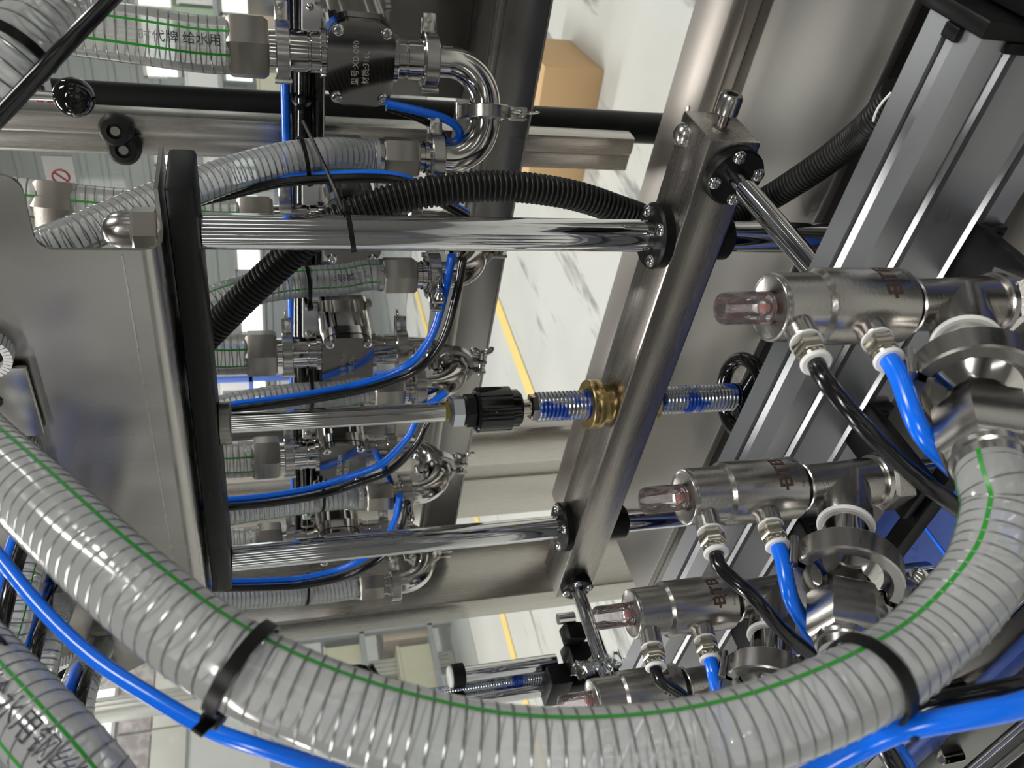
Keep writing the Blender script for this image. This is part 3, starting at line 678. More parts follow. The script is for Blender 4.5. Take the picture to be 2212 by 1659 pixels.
def cable_tie(c, ax, r, head, label, w=.0048, tail=.02, th=.0013, ry=None, hs=1.0):
    """flat strap round a bundle with its locking head and cut tail"""
    c, ax, head = V(c), V(ax).normalized(), V(head); head = (head - ax * head.dot(ax)).normalized(); side = ax.cross(head)
    t = tag(empty('cable_tie', c), label, 'cable tie'); ry = ry or r
    pts = [c + head * math.cos(a) * r + side * math.sin(a) * ry for a in [2 * PI * k / 40 for k in range(40)]]
    vs, fs = [], []
    for p in pts:
        o = (p - c).normalized()
        for (e, h) in ((-w / 2, 0), (w / 2, 0), (w / 2, th), (-w / 2, th)): vs.append(p + ax * e + o * h)
    for i in range(40):
        for q in range(4): fs.append((i * 4 + q, i * 4 + (q + 1) % 4, ((i + 1) % 40) * 4 + (q + 1) % 4, ((i + 1) % 40) * 4 + q))
    MB().add(vs, fs).build('strap', M['black_plastic'], t)
    R_ = Matrix((ax, side, head)).transposed()
    hd = MB().box(c + head * (r + .004 * hs), (w * 1.5 * hs, .0075 * hs, .0068 * hs), R_, .0008 * hs).build('head', M['black_plastic'], t)
    if tail: MB().box(c + head * (r + .005) + side * tail * .5, (w * .9, tail, th), R_).build('tail', M['black_plastic'], t)
    return t
def pipe_clamp(c, ax, r, w, hinge, label, wing=True):
    """sanitary clamp: two half bands, lugs, swing bolt and wing nut"""
    c, ax, h = V(c), V(ax).normalized(), V(hinge); h = (h - ax * h.dot(ax)).normalized(); s = ax.cross(h)
    t = tag(empty('pipe_clamp', c), label, 'clamp'); ri = r * .80
    for sg in (1, -1):
        MB().lathe(c - ax * w / 2, ax, [(0, ri), (0, r - .0010), (w * .07, r), (w * .93, r), (w, r - .0010), (w, ri), (w * .5, ri * .93), (0, ri)], 22, .07 if sg > 0 else PI + .07, h, PI - .14).build('half_band', M['steel_satin'], t, ang=22)
    for sg in (-1, 1): MB().box(c + h * (r + .0065) + s * sg * .0075, (w * .95, .0048, .021), Matrix((ax, s, h)).transposed(), .0014).build('lug', M['steel_satin'], t)
    MB().cyl(c - h * (r + .002) - ax * w * .62, c - h * (r + .002) + ax * w * .62, .0030, n=12).build('hinge_pin', M['polish'], t)
    MB().cyl(c + h * (r + .010) - s * .014, c + h * (r + .010) + s * .022, .0028, n=12).build('swing_bolt', M['polish'], t)
    if wing:
        b = MB(); o = c + h * (r + .010) + s * .0115; b.cyl(o, o + s * .010, .0052, .0042, n=14); b.build('wing_nut', M['polish'], t)
        for sg in (-1, 1):
            b = MB(); d = (h * sg * .8 + s * .6).normalized(); e = ax.cross(d)
            b.ellip(o + s * .004 + d * .0105, d * .0095, e * .0058, ax * .0019); b.build('wing', M['polish'], t)
    return t

# ------------------------------------------------------------------ filling valves
VX = .31; VYS = [.2377, .3930, .5290, .6636]; TZc = 1.0125
BD = V((-.857, 0, .515)).normalized(); PD = V((-1, 0, .2)).normalized()
def block_mark(o, ref, r, parent):
    """the squared -BTB mark, wrapped round the actuator"""
    Bq = [(0, 0, 1.4, 7), (1.4, 5.7, 4.3, 7), (1.4, 2.9, 4.4, 4.1), (1.4, 0, 4.6, 1.3), (3.3, 4.1, 4.7, 5.7), (3.6, 1.3, 5, 2.9)]; Tq = [(0, 5.6, 1.8, 7), (1.8, 5.6, 3.2, 7), (3.2, 5.6, 5, 7), (1.8, 0, 3.2, 5.6)]
    u = V(ref).normalized(); w_ = V((0, 0, 1)).cross(u); g = .00140; b = MB()
    for k, q in enumerate((Bq + [(-1.7, 2.8, 0, 4.1)], Tq, Bq)):
        for (x0, y0, x1, y1) in q:
            vs = []
            for x, y in ((x0, y0), (x1, y0), (x1, y1), (x0, y1)):
                a = (x + (k - 1) * 6.0 - 2.0) * g / r; vs.append(V(o) + V((0, 0, 1)) * (y - 3.5) * g + (u * math.cos(a) + w_ * math.sin(a)) * r)
            b.add(vs, [(0, 1, 2, 3)])
    return b.build('lettering', M['brown_print'], parent)
def make_valve():
    Y = VYS[0]; A = lambda z: V((VX, Y, z)); t = empty('filling_valve', A(TZc)); UP = (0, 0, 1)
    ac = MB().lathe(A(1.0555), UP, [(0, 0), (0, .0200), (.0015, .0213), (.0545, .0213), (.0552, .0210), (.0572, .0190), (.0580, .0187), (.0800, .0187), (.0822, .0182), (.0832, .0170), (.0826, .0160), (.0822, 0)], 56).build('actuator', M['steel_cast'], t)
    for kk, (p0, p1) in enumerate(((.0815, .0835),)): MB().torus(A(1.0555 + .0822), UP, .0176, .0009, 48, 8).build('rim_bead', M['steel_satin'], ac)
    block_mark(A(1.0735), (-.10, -1, 0), .0215, ac)
    text_round('Pneumatic angle valve', .0028, A(1.0610), UP, (-.12, -1, 0), .02135, 'small_print', M['grey_print'], ac, along=False)
    kn = MB().lathe(A(1.139), UP, [(.0, .0088), (.027, .0088), (.0285, .0078), (.0288, .0050), (.024, .0046), (.004, .0046), (0, .0046), (0, .0088)], 36).build('indicator_knob', M['knob_clear'], t)
    MB().torus(A(1.1400), UP, .0078, .0006, 32, 8).build('red_ring', M['red_rubber'], kn)
    MB().lathe(A(1.1395), UP, [(0, 0), (0, .0028), (.003, .0028), (.0042, .0012), (.0042, 0)], 20).build('indicator_pin', M['red_rubber'], kn)
    MB().cyl(A(1.0505), A(1.0556), .0152, n=36).build('seal_ring', M['black_rubber'], t)
    MB().cyl(A(1.0478), A(1.0505), .0172, n=36, ch=.0008).build('lower_collar', M['steel_satin'], t)
    st = MB().lathe(A(.9905), UP, [(0, 0), (0, .0160), (.004, .0165), (.034, .0152), (.0575, .0148), (.0575, 0)], 40).build('tee_body', M['steel_cast'], t)
    C = A(TZc)
    MB().lathe(C, BD, [(0, 0), (0, .0160), (.012, .0165), (.024, .0172), (.038, .0174), (.040, .0168), (.040, 0)], 40).build('tee_branch', M['steel_cast'], st)
    text_round('22C', .0062, A(1.0385), UP, (-.75, -.65, 0), .0152, 'cast_mark', M['steel_satin'], st, along=False)
    MB().ring(C + BD * .0395, C + BD * .0428, .0184, .0150, 40, .001).build('washer', M['white_plastic'], t)
    MB().lathe(C + BD * .0430, BD, [(0, 0), (0, .0152), (.027, .0152), (.033, .0185), (.037, .0255), (.0402, .0255), (.0402, 0)], 40).build('inlet_ferrule', M['polish'], t)
    MB().cyl(A(.9845), A(.9905), .0185, n=40, ch=.001).build('shoulder', M['steel_satin'], t)
    MB().hex(A(.9680), A(.9848), .0222, 0, (1, .3, 0)).build('union_nut', M['steel_satin'], t)
    MB().cyl(A(.86), A(.9685), .0120, n=32, ch=.001).build('nozzle', M['chrome'], t)
    for zp in (1.1262, 1.0822):
        O = A(zp); p = MB().cyl(O + PD * .016, O + PD * .0300, .0082, n=24, ch=.0008).build('port', M['steel_satin'], t)
        MB().ring(O + PD * .0300, O + PD * .0312, .0084, .004, 28).build('port_washer', M['white_plastic'], p)
        MB().hex(O + PD * .0312, O + PD * .0415, .0083, 0, (0, .3, 1)).build('fitting_hex', M['nickel'], p)
        MB().lathe(O + PD * .0412, PD, [(0, 0), (0, .0066), (.0012, .0074), (.0030, .0076), (.0042, .0064), (.0042, 0)], 24).build('fitting_neck', M['nickel'], p)
        MB().ring(O + PD * .0452, O + PD * .0478, .0080, .0044, 28, .0008).build('release_collar', M['white_plastic'], p)
    return t
def make_fitting():
    C = V((VX, VYS[0], TZc)); t = empty('hose_fitting', C + BD * .084)
    MB().lathe(C + BD * .0835, BD, [(0, 0), (0, .0255), (.003, .0255), (.0065, .0205), (.0095, .0150), (.0150, .0142), (.0160, .0142), (.0160, 0)], 44).build('ferrule', M['polish'], t)
    MB().cyl(C + BD * .0990, C + BD * .1030, .0146, n=36).build('neck', M['steel_satin'], t)
    MB().hex(C + BD * .1020, C + BD * .1370, .0232, 0, (.3, .2, .9)).build('hexagon', M['steel_satin'], t)
    MB().lathe(C + BD * .1360, BD, [(0, 0), (0, .0185), (.004, .0180), (.005, .0168), (.010, .0164), (.010, .0140), (.0, .0140)], 36).build('sleeve', M['steel_satin'], t)
    return t
va = make_valve(); fi = make_fitting(); kd = KIDS()
vn = ['nearest', 'second', 'third', 'farthest']
for i, Y in enumerate(VYS):
    o, f = (va, fi) if i == 0 else (copy_tree(va, None, kd), copy_tree(fi, None, kd))
    for q, z in ((o, 0), (f, 0)): q.location.y += Y - VYS[0]
    extra = ['largest in view, at the right edge', 'in the middle of the row', 'below the middle one', 'partly hidden by the big hose'][i]
    tag(o, '%s stainless filling valve with clear knob, %s' % (vn[i], extra), 'valve', 'filling valves on the extrusion')
    tag(f, 'hexagonal steel hose fitting on the %s filling valve' % vn[i], 'fitting', 'hose fittings on the filling valves')
    C = V((VX, Y, TZc))
    pipe_clamp(C + BD * .0835, BD, .0335, .0180, (0, .1, -1), 'bolted pipe clamp joining the hose fitting to the %s filling valve' % vn[i])
    # bracket under the valve
    b = tag(empty('valve_bracket', (VX, Y, .958)), 'black bracket holding the %s filling valve on the extrusion' % vn[i], 'bracket')
    MB().span((VX - .022, Y - .021, .960), (EX0 - .0002, Y + .021, .968), .002).build('plate', M['black_anodised'], b)
    MB().span((EX0 - .007, Y - .021, .946), (EX0 - .0002, Y + .021, .961), .0015).build('upright', M['black_anodised'], b)
    for s in (-.013, .013): dome_screw((EX0 - .007, Y + s, .953), (-1, 0, 0), .0045, b, 'screw', 'black_plastic')
    if i: pass
bar_ = tag(empty('support_bar', (.285, .4, .93)), 'dark square bar running under the valve brackets', 'bar')
MB().span((.284, .10, .944), (.298, .95, .958), .002).build('tube', M['black_anodised'], bar_)

# big foreground hose looping from the nearest valve
C1 = V((VX, VYS[0], TZc)); HR = .0160
big = [C1 + BD * .140, C1 + BD * .155] + [at(*q) for q in ((2163, 1105, .363), (2125, 1240, .348), (2000, 1385, .335), (1840, 1490, .318), (1600, 1582, .308), (1350, 1624, .304), (1100, 1622, .302), (860, 1575, .300), (640, 1500, .300), (450, 1398, .303), (260, 1248, .318), (90, 1090, .345), (-60, 950, .38), (-200, 800, .43))]
ho, bp, bF = hose('clear_hose', big, HR, 'thick clear hose looping across the whole foreground to the nearest valve', .0062, ((-IY * .96 - IZ * .26, .55, .06), (-IY * .72 + IZ * .70, .55, .06)), wire=.0006, step=.0035, n=36)
def near(pp, px, py):
    best = None
    for i, p in enumerate(pp):
        c = p - CAM; z = c.dot(IZ); d = (CX + FPX * c.dot(IX) / z - px) ** 2 + (CY + FPX * c.dot(IY) / z - py) ** 2
        if best is None or d < best[0]: best = (d, i)
    return best[1]
i = near(bp, 520, 1450); cable_tie(bp[i], bF[i][0] + IX * .15, HR + .0012, IY * .95 - IX * .15 + IZ * .1, 'black cable tie round the big hose above the blue tube', .0052, .012)
i = near(bp, 1880, 1470); cable_tie(bp[i], bF[i][0] + IX * .25, HR + .0012, IY * .9 + IX * .42 - IZ * .1, 'black cable tie round the big hose near the second valve', .0052, .010)
# second valve's hose dropping behind the loop
for k, (Y, pts, lab) in enumerate(((VYS[1], ((1835, 1470, .47), (1815, 1580, .45), (1770, 1690, .43), (1700, 1800, .43)), 'clear hose leaving the second valve behind the big loop'),
                                   (VYS[2], ((1640, 1600, .56), (1620, 1720, .53), (1580, 1840, .52)), 'clear hose leaving the third valve behind the big loop'),
                                   (VYS[3], ((1500, 1690, .62), (1480, 1800, .60), (1440, 1900, .60)), 'clear hose leaving the farthest valve behind the big loop'))):
    C = V((VX, Y, TZc)); hose('clear_hose', [C + BD * .140, C + BD * .160] + [at(*q) for q in pts], HR, lab, .0062, ((-IZ + IX * .5, .3, .06),))
# corner hoses
cp_ = [at(*q) for q in ((215, -105, .47), (142, -25, .44), (72, 52, .42), (-8, 136, .41), (-120, 240, .41))]
_, pp, F_ = hose('clear_hose', cp_, HR, 'clear hose crossing the top left corner of the picture', .0062, ((IX * .6 - IZ * .6 + IY * .5, .5, .0),))
air_tube([at(*q) for q in ((300, -60, .43), (232, 5, .41), (120, 122, .39), (5, 245, .385), (-80, 330, .385))], .0040, 'black_tube', 'black air tube strapped to the hose in the top left corner')
i = near(pp, 20, 110); cable_tie(pp[i], F_[i][0] + IX * .2, HR + .003, IX * .8 + IY * .6, 'black cable tie round the hose in the top left corner', .0048, .0, hs=.6)
lp = [at(*q) for q in ((-150, 1310, .40), (-50, 1425, .37), (60, 1545, .345), (170, 1670, .33), (270, 1800, .33))]
tx, pp, F_ = hose('clear_hose', lp, .0165, 'printed clear hose crossing the bottom left corner', .0075, ((IX * .80 - IY * .25 - IZ * .75, .5, .045), (-IX * .05 + IY * .1 - IZ, .5, .045)))
i = near(pp, 95, 1580); text_round('PVC给水用钢丝管', .0125, pp[i], F_[i][0], IX * .45 - IY * .2 - IZ * .95, .0168, 'print', M['ink'], tx)
i = near(pp, 20, 1400)
air_tube([at(*q) for q in ((-60, 1320, .38), (5, 1395, .36), (40, 1430, .36), (70, 1470, .365))], .0022, 'black_tube', 'thin black strap along the bottom left hose')
# far hoses passing through the shield holes, each with a blue and a black tube
def bundle(pts, r, off_b, off_k, which):
    hose('clear_hose', [at(*q) for q in pts], r, 'clear hose coming out of the shield, %s' % which, .0066, ((IX * .8 - IZ * .6, .5, .05),), step=.006, n=20)
    air_tube([at(q[0] + off_b, q[1] - 6, q[2] - .03) for q in pts], .0050, 'blue_tube', 'blue air tube running with the shield hose, %s' % which)
    air_tube([at(q[0] + off_k, q[1], q[2] - .035) for q in pts], .0050, 'black_tube', 'black air tube running with the shield hose, %s' % which)
bundle(((90, 1130, .66), (56, 1240, .62), (30, 1350, .60), (-5, 1450, .60), (-40, 1560, .60)), .0110, -44, -26, 'leftmost of the three')
bundle(((150, 1270, .86), (112, 1350, .70), (88, 1450, .66), (80, 1560, .64), (90, 1700, .64)), .0125, -44, -20, 'middle of the three')
bundle(((215, 1400, .92), (178, 1465, .74), (160, 1560, .70), (172, 1640, .68), (205, 1740, .68)), .0150, -16, 8, 'rightmost of the three')
# tubes of the valves
def pt(i, z, L): return V((VX, VYS[i], z)) + PD * L
air_tube([pt(0, 1.1262, .044), pt(0, 1.1262, .060)] + [at(*q) for q in ((1850, 905, .40), (1945, 1000, .405), (2030, 1068, .41), (2110, 1130, .42), (2190, 1230, .44))], .0046, 'black_tube', 'black air tube on the upper port of the nearest valve')
air_tube([pt(0, 1.0822, .044), pt(0, 1.0822, .060)] + [at(*q) for q in ((1985, 925, .405), (2040, 990, .41), (2095, 1045, .43), (2160, 1110, .45), (2220, 1200, .47))], .0052, 'blue_tube', 'bright blue air tube on the lower port of the nearest valve')
air_tube([pt(1, 1.1262, .044), pt(1, 1.1262, .058)] + [at(*q) for q in ((1625, 1288, .50), (1690, 1362, .51), (1745, 1408, .52), (1800, 1460, .53), (1850, 1560, .52))], .0046, 'black_tube', 'black air tube on the upper port of the second valve')
air_tube([pt(1, 1.0822, .044), pt(1, 1.0822, .058)] + [at(*q) for q in ((1708, 1290, .51), (1740, 1350, .52), (1775, 1400, .535), (1800, 1460, .55), (1810, 1560, .55))], .0050, 'blue_tube', 'bright blue air tube on the lower port of the second valve')
air_tube([pt(2, 1.1262, .044), pt(2, 1.1262, .056)] + [at(*q) for q in ((1478, 1508, .61), (1530, 1590, .61), (1570, 1690, .61))], .0046, 'black_tube', 'black air tube on the upper port of the third valve')
air_tube([pt(2, 1.0822, .044), pt(2, 1.0822, .056)] + [at(*q) for q in ((1548, 1490, .62), (1560, 1560, .62), (1580, 1680, .62))], .0050, 'blue_tube', 'bright blue air tube on the lower port of the third valve')
# tubes strapped to the big loop
air_tube([at(*q) for q in ((-80, 1110, .42), (0, 1205, .40), (90, 1315, .38), (200, 1420, .36), (320, 1500, .345), (450, 1574, .335), (560, 1614, .33), (760, 1676, .33), (950, 1724, .33), (1300, 1760, .33), (1600, 1740, .33))], .0034, 'blue_tube', 'long blue air tube strapped under the left half of the big foreground hose', step=.005)
air_tube([at(*q) for q in ((1640, 1740, .34), (1780, 1660, .33), (1870, 1610, .325), (1960, 1572, .315), (2080, 1550, .31), (2230, 1516, .31), (2400, 1440, .32))], .0047, 'blue_tube', 'thick blue air tube leaving the big hose towards the right edge', step=.005)
air_tube([at(*q) for q in ((1700, 1720, .36), (1850, 1610, .35), (1990, 1530, .34), (2080, 1508, .335), (2220, 1480, .335), (2400, 1420, .35))], .0046, 'black_tube', 'black air tube beside the blue one at the right of the big loop')
air_tube([at(*q) for q in ((1850, 1560, .44), (1905, 1610, .43), (1945, 1680, .43), (1990, 1780, .43))], .0050, 'black_tube', 'black air tube dropping out below the big loop')
air_tube([at(*q) for q in ((1900, 1580, .46), (1945, 1635, .45), (1970, 1690, .45), (2000, 1790, .45))], .0055, 'blue_tube', 'blue air tube dropping out below the big loop')
# black corrugated conduit behind the near rod
def conduit(pts, r, pitch, label):
    pp = smooth(pts, pitch / 6); rs = [r - .0022 * (1 if (i % 6) in (0, 1) else 0) - .0004 * (1 if (i % 6) in (2, 5) else 0) for i in range(len(pp))]
    return tag(MB().tube(pp, rs, 24).build('corrugated_conduit', M['black_rubber'], None, ang=60), label, 'conduit')
KX = .700
conduit([on(*q[:2], 0, q[2]) for q in ((400, 775, .70), (470, 702, .70), (560, 612, .70), (690, 500, .70), (800, 446, .70), (930, 414, .70), (1080, 402, .70), (1230, 420, .70), (1350, 458, .70), (1440, 488, .71), (1530, 490, .73), (1640, 440, .74), (1750, 372, .70), (1840, 305, .66), (1895, 255, .62), (1940, 200, .60))], .0152, .0052, 'black corrugated conduit arching behind the near guide rod')
air_tube([on(*q, 0, .58) for q in ((1886, 262), (1893, 240), (1905, 222), (1925, 200))], .0012, 'white_plastic', 'thin pale wire leaving the end of the corrugated conduit')
# tie strapping the near rod
cable_tie(V((RX, RY1, zx(758, RX, RY1))), V((0, .16, 1)), .0156, V((.5, -.9, 0)), 'black cable tie round the near guide rod', .0042, .0)
tag(MB().tube(smooth([on(740, 452, 0, RX + .02), on(722, 405, 0, .66), on(690, 335, 0, .70), on(655, 262, 0, .76)], .006), .0017, 6).build('cable_tie_tail', M['black_plastic'], None), 'long black cable tie tail slanting up from the near guide rod', 'cable tie')

# ------------------------------------------------------------------ conveyor below the valves
cv = tag(empty('conveyor', (.30, .4, .62)), 'blue filmed conveyor bed running under the valves', 'conveyor')
MB().span((.256, -.6, .60), (.455, 1.25, .736), .003).build('bed', M['steel_blackish'], cv)
MB().span((.256, -.6, .735), (.266, 1.25, .762), .002).build('side_guide', M['blue_film'], cv)
MB().span((.365, -.6, .736), (.457, 1.25, .750), .002).build('side_guide', M['blue_film'], cv)
for k in range(8): MB().span((.366, -.55 + k * .23, .7502), (.456, -.547 + k * .23, .7508)).build('film_seam', M['blue_tube'], cv)
for y in (-.5, 1.1):
    for x in (.30, .43): MB().span((x - .02, y - .02, 0), (x + .02, y + .02, .60), .002).build('leg', M['steel_vertical'], cv)
ch = tag(empty('conveyor_shroud', (.20, .4, .5)), 'dark stainless shroud with bolts along the near side of the conveyor', 'shroud')
MB().span((.02, -.6, .66), (.235, 1.25, .69), .006).build('top', M['steel_blackish'], ch)
MB().cyl((.285, -.6, .775), (.285, 1.25, .775), .0085, n=24).build('guide_rail', M['chrome'], cv)
MB().cyl((.225, -.6, .705), (.225, 1.25, .705), .012, n=24).build('guide_rail', M['chrome_rod'], ch)
for y in (-.5, .1, .7, 1.2): MB().cyl((.285, y, .736), (.285, y, .770), .005, n=12).build('rail_stay', M['steel_satin'], cv)
for q in ((2058, 1634), (2196, 1602), (2150, 1700)):
    c = on(*q, 2, .70); MB().cyl((c.x, c.y, .688), (c.x, c.y, .716), .0065, n=16, ch=.001).build('bolt', M['chrome'], ch)
MB().span((.02, -.6, .0), (.04, 1.25, .66)).build('skirt', M['steel_blackish'], ch)
# ------------------------------------------------------------------ gear pumps
PXA = .872; PFX = .845; PYS = [.332 + .1985 * i for i in range(5)]
DIRS = [V((-.5, .866, 0)), V((-1, .07, 0)), V((-.985, -.165, 0)), V((-.99, -.107, 0)), V((-.99, .09, 0))]
def rrect(hy, hz_, r, n=6):
    o = []
    for cy, cz, a in ((hy - r, hz_ - r, 0), (-hy + r, hz_ - r, PI / 2), (-hy + r, -hz_ + r, PI), (hy - r, -hz_ + r, PI * 1.5)):
        o += [(cy + r * math.cos(a + PI / 2 * k / n), cz + r * math.sin(a + PI / 2 * k / n)) for k in range(n + 1)]
    return o
def make_pump():
    Y = PYS[0]; zc = 1.2923; t = empty('gear_pump', (PXA, Y, zc)); A = lambda z: V((PXA, Y, z)); UP = (0, 0, 1)
    E = ((0, 1, 0), (0, 0, 1), (1, 0, 0))
    c = MB().prism(rrect(.0435, .0335, .022), (PFX, Y, zc), *E, .009).build('cover_plate', M['cover_polish'], t, ang=30)
    MB().prism(rrect(.0425, .0325, .021), (PFX + .0092, Y, zc), *E, .0016).build('gasket', M['black_rubber'], t)
    MB().prism(rrect(.0435, .0335, .022), (PFX + .011, Y, zc), *E, .016).build('housing_front', M['polish'], t, ang=30)
    b = MB()
    MB().prism(rrect(.0340, .0200, .010), (PFX + .027, Y, zc), *E, .055).build('housing_body', M['polish'], t, ang=30)
    for s in (-1, 1): MB().cyl((PFX + .027, Y - .020, zc + s * .0195), (PFX + .082, Y - .020, zc + s * .0195), .0145, n=28).build('lobe', M['polish'], t)
    MB().prism(rrect(.0435, .0335, .010), (PFX + .082, Y, zc), *E, .012).build('housing_rear', M['polish'], t, ang=30)
    for sy in (-1, 1):
        for sz in (-1, 1): cap_screw((PFX, Y + sy * .034, zc + sz * .024), (-1, 0, 0), .0056, .0026, c, 'screw', 'chrome')
    for s in (-1, 1):
        for q in (-.03, .03): MB().cyl((PFX + .090, Y + q, zc + s * .0340), (PFX + .090, Y + q, zc + s * .040), .004, n=12).build('stud', M['steel_satin'], t)
    text_flat('型号:XD-090', .0082, (PFX - .0003, Y - .002, zc + .0055), (0, -1, 0), (0, 0, 1), 'lettering', M['etch'], c)
    text_flat('材质:316L', .0082, (PFX - .0003, Y + .002, zc - .0050), (0, -1, 0), (0, 0, 1), 'lettering', M['etch'], c)
    # vertical ports with ferrules
    for s, zs in ((1, (1.3258, 1.3318, 1.3614, 1.3682)), (-1, (1.2588, 1.2530, 1.2270, 1.2185))):
        z0, z1, z2, z3 = zs
        MB().cyl(A(z0), A(z1), .0245, n=36, ch=.0006).build('port_flange', M['polish'], t)
        L = abs(z2 - z1); MB().lathe(A(z1), (0, 0, s), [(0, 0), (0, .0205), (L * .30, .0205), (L * .32, .0192), (L * .40, .0192), (L * .42, .0205), (L, .0205), (L + .003, .0230), (L + .0055, .0235), (L + .0055, 0)], 64).build('port_tube', M['polish'], t)
    # drive bracket and motor behind
    MB().span((PFX + .094, Y - .036, 1.252), (PFX + .106, Y + .036, 1.345), .002).build('drive_bracket', M['aluminium_cast'], t)
    MB().span((PFX + .106, Y - .030, 1.262), (PFX + .126, Y + .030, 1.326), .003).build('gearbox', M['aluminium_cast'], t)
    MB().span((PFX + .126, Y - .029, 1.263), (PFX + .200, Y + .029, 1.325), .004).build('motor', M['black_anodised'], t)
    for q in (-.022, .022): dome_screw((PFX + .094, Y + q, 1.337), (-1, 0, 0), .0042, t, 'screw', 'steel_satin')
    return t
def make_inlet():
    Y = PYS[0]; A = lambda z: V((PXA, Y, z)); t = empty('inlet_fitting', A(1.3682))
    MB().lathe(A(1.3682), (0, 0, 1), [(0, 0), (0, .0235), (.003, .0230), (.0065, .0190), (.014, .0185), (.014, 0)], 36).build('ferrule', M['polish'], t)
    MB().hex(A(1.3816), A(1.421), .0315, 0, (1, .55, 0)).build('hexagon', M['steel_hex'], t)
    return t
pm = make_pump(); inl = make_inlet(); kd = KIDS()
on_ = ['first', 'second', 'third', 'fourth', 'fifth']
look = ['nearest and largest, with dark mirror cover', 'mostly hidden behind the near guide rod', 'between the near guide rod and the slim rod', 'below the slim polished rod', 'partly behind the far guide rod']
for i, Y in enumerate(PYS):
    o, f = (pm, inl) if i == 0 else (copy_tree(pm, None, kd), copy_tree(inl, None, kd))
    for q in (o, f): q.location.y += Y - PYS[0]
    tag(o, '%s polished gear pump of the row, %s' % (on_[i], look[i]), 'pump', 'gear pumps on the bench')
    tag(f, 'dull hexagonal fitting on top of the %s pump' % on_[i], 'fitting', 'inlet fittings of the pumps')
    wu = V((.6, -.8, 0)); A = lambda z: V((PXA, Y, z))
    pipe_clamp(A(1.3682), (0, 0, 1), .0285, .0135, wu, 'pipe clamp above the %s pump' % on_[i])
    pipe_clamp(A(1.2184), (0, 0, 1), .0285, .0150, wu, 'pipe clamp under the %s pump' % on_[i])
    # outlet bend: two elbows joined by a clamp, then up to the hose fitting
    D = DIRS[i].normalized(); R_ = .042; gap = .016; o1 = A(0); rr = .0165; zt = 1.2184; zb_ = zt - .020 - R_
    t = tag(empty('outlet_bend', A(zb_ - rr)), 'polished U-shaped outlet pipe under the %s pump' % on_[i], 'pipe')
    h0 = A(zt); e1 = [h0, h0 + V((0, 0, -.020))] + [h0 + V((0, 0, -.020)) + D * R_ * (1 - math.cos(a)) + V((0, 0, -1)) * R_ * math.sin(a) for a in [PI / 2 * k / 16 for k in range(1, 17)]]
    e1.append(e1[-1] + D * gap / 2)
    MB().tube(e1, rr, 40).build('elbow', M['polish'], t); mid = e1[-1]
    e2 = [mid, mid + D * gap / 2] + [mid + D * gap / 2 + D * R_ * math.sin(a) + V((0, 0, 1)) * R_ * (1 - math.cos(a)) for a in [PI / 2 * k / 16 for k in range(1, 17)]]
    top = e2[-1] + V((0, 0, .010)); e2.append(top)
    MB().tube(e2, rr, 40).build('elbow', M['polish'], t)
    MB().lathe(A(zt), (0, 0, -1), [(0, 0), (0, .0235), (.003, .0232), (.007, .0185), (.007, .0165)], 32).build('ferrule', M['polish'], t)
    MB().lathe(mid - D * .008, D, [(0, .0165), (0, .0185), (.005, .0235), (.011, .0235), (.016, .0185), (.016, .0165)], 32).build('ferrule', M['polish'], t)
    MB().lathe(top - V((0, 0, .004)), (0, 0, 1), [(0, .0165), (.004, .0235), (.010, .0235), (.014, .0165), (.020, .0165)], 32).build('ferrule', M['polish'], t)
    pipe_clamp(mid, D, .0285, .0140, (0, 0, -1) if i else (.1, -.3, -1), 'pipe clamp joining the two elbows below the %s pump' % on_[i])
    pipe_clamp(top + V((0, 0, .003)), (0, 0, 1), .0270, .0140, wu if i % 2 == 0 else V((-.6, .2, 0)), 'pipe clamp under the outlet hose of the %s pump' % on_[i])
    f = tag(empty('outlet_fitting', top), 'dull hexagonal fitting where the outlet hose of the %s pump begins' % on_[i], 'fitting', 'outlet fittings of the pumps')
    MB().cyl(top + V((0, 0, .008)), top + V((0, 0, .024)), .0150, n=32).build('neck', M['polish'], f)
    MB().hex(top + V((0, 0, .022)), top + V((0, 0, .060)), .0215, 0, (1, .3 + .2 * i, 0)).build('hexagon', M['steel_hex'], f)
    MB().cyl(top + V((0, 0, .060)), top + V((0, 0, .064)), .0182, n=30).build('sleeve', M['steel_satin'], f)
    # inlet hose
    hx = A(1.421)
    ih, _, _ = hose('inlet_hose', [A(1.415), A(1.45), A(1.50) + V((0, -.004, 0)), A(1.575) + V((.0, -.010, 0)), A(1.66) + V((0, -.02, 0))], .0268, 'wide clear spiral hose feeding the %s pump from above' % on_[i], .0092, ((-IZ - IY * .15, .2, .045), (-IZ + IY * .75, .2, .045)), mt='hose_bright', wire=.0008)
    if i == 0: text_round('时代牌 给水用', .0118, A(1.462) + V((0, -.002, 0)), (0, 0, -1), -IZ + IY * .30, .0270, 'print', M['ink'], ih)
    f = tag(empty('upper_fitting', A(1.585)), 'dull hexagonal fitting at the top of the %s pump inlet hose' % on_[i], 'fitting', 'upper fittings of the inlet hoses')
    MB().hex(A(1.585) + V((0, -.011, 0)), A(1.625) + V((0, -.015, 0)), .0315, 0, (1, .55, 0)).build('hexagon', M['steel_hex'], f)
    # outlet hose up behind the black plate
    st = top + V((0, 0, .058))
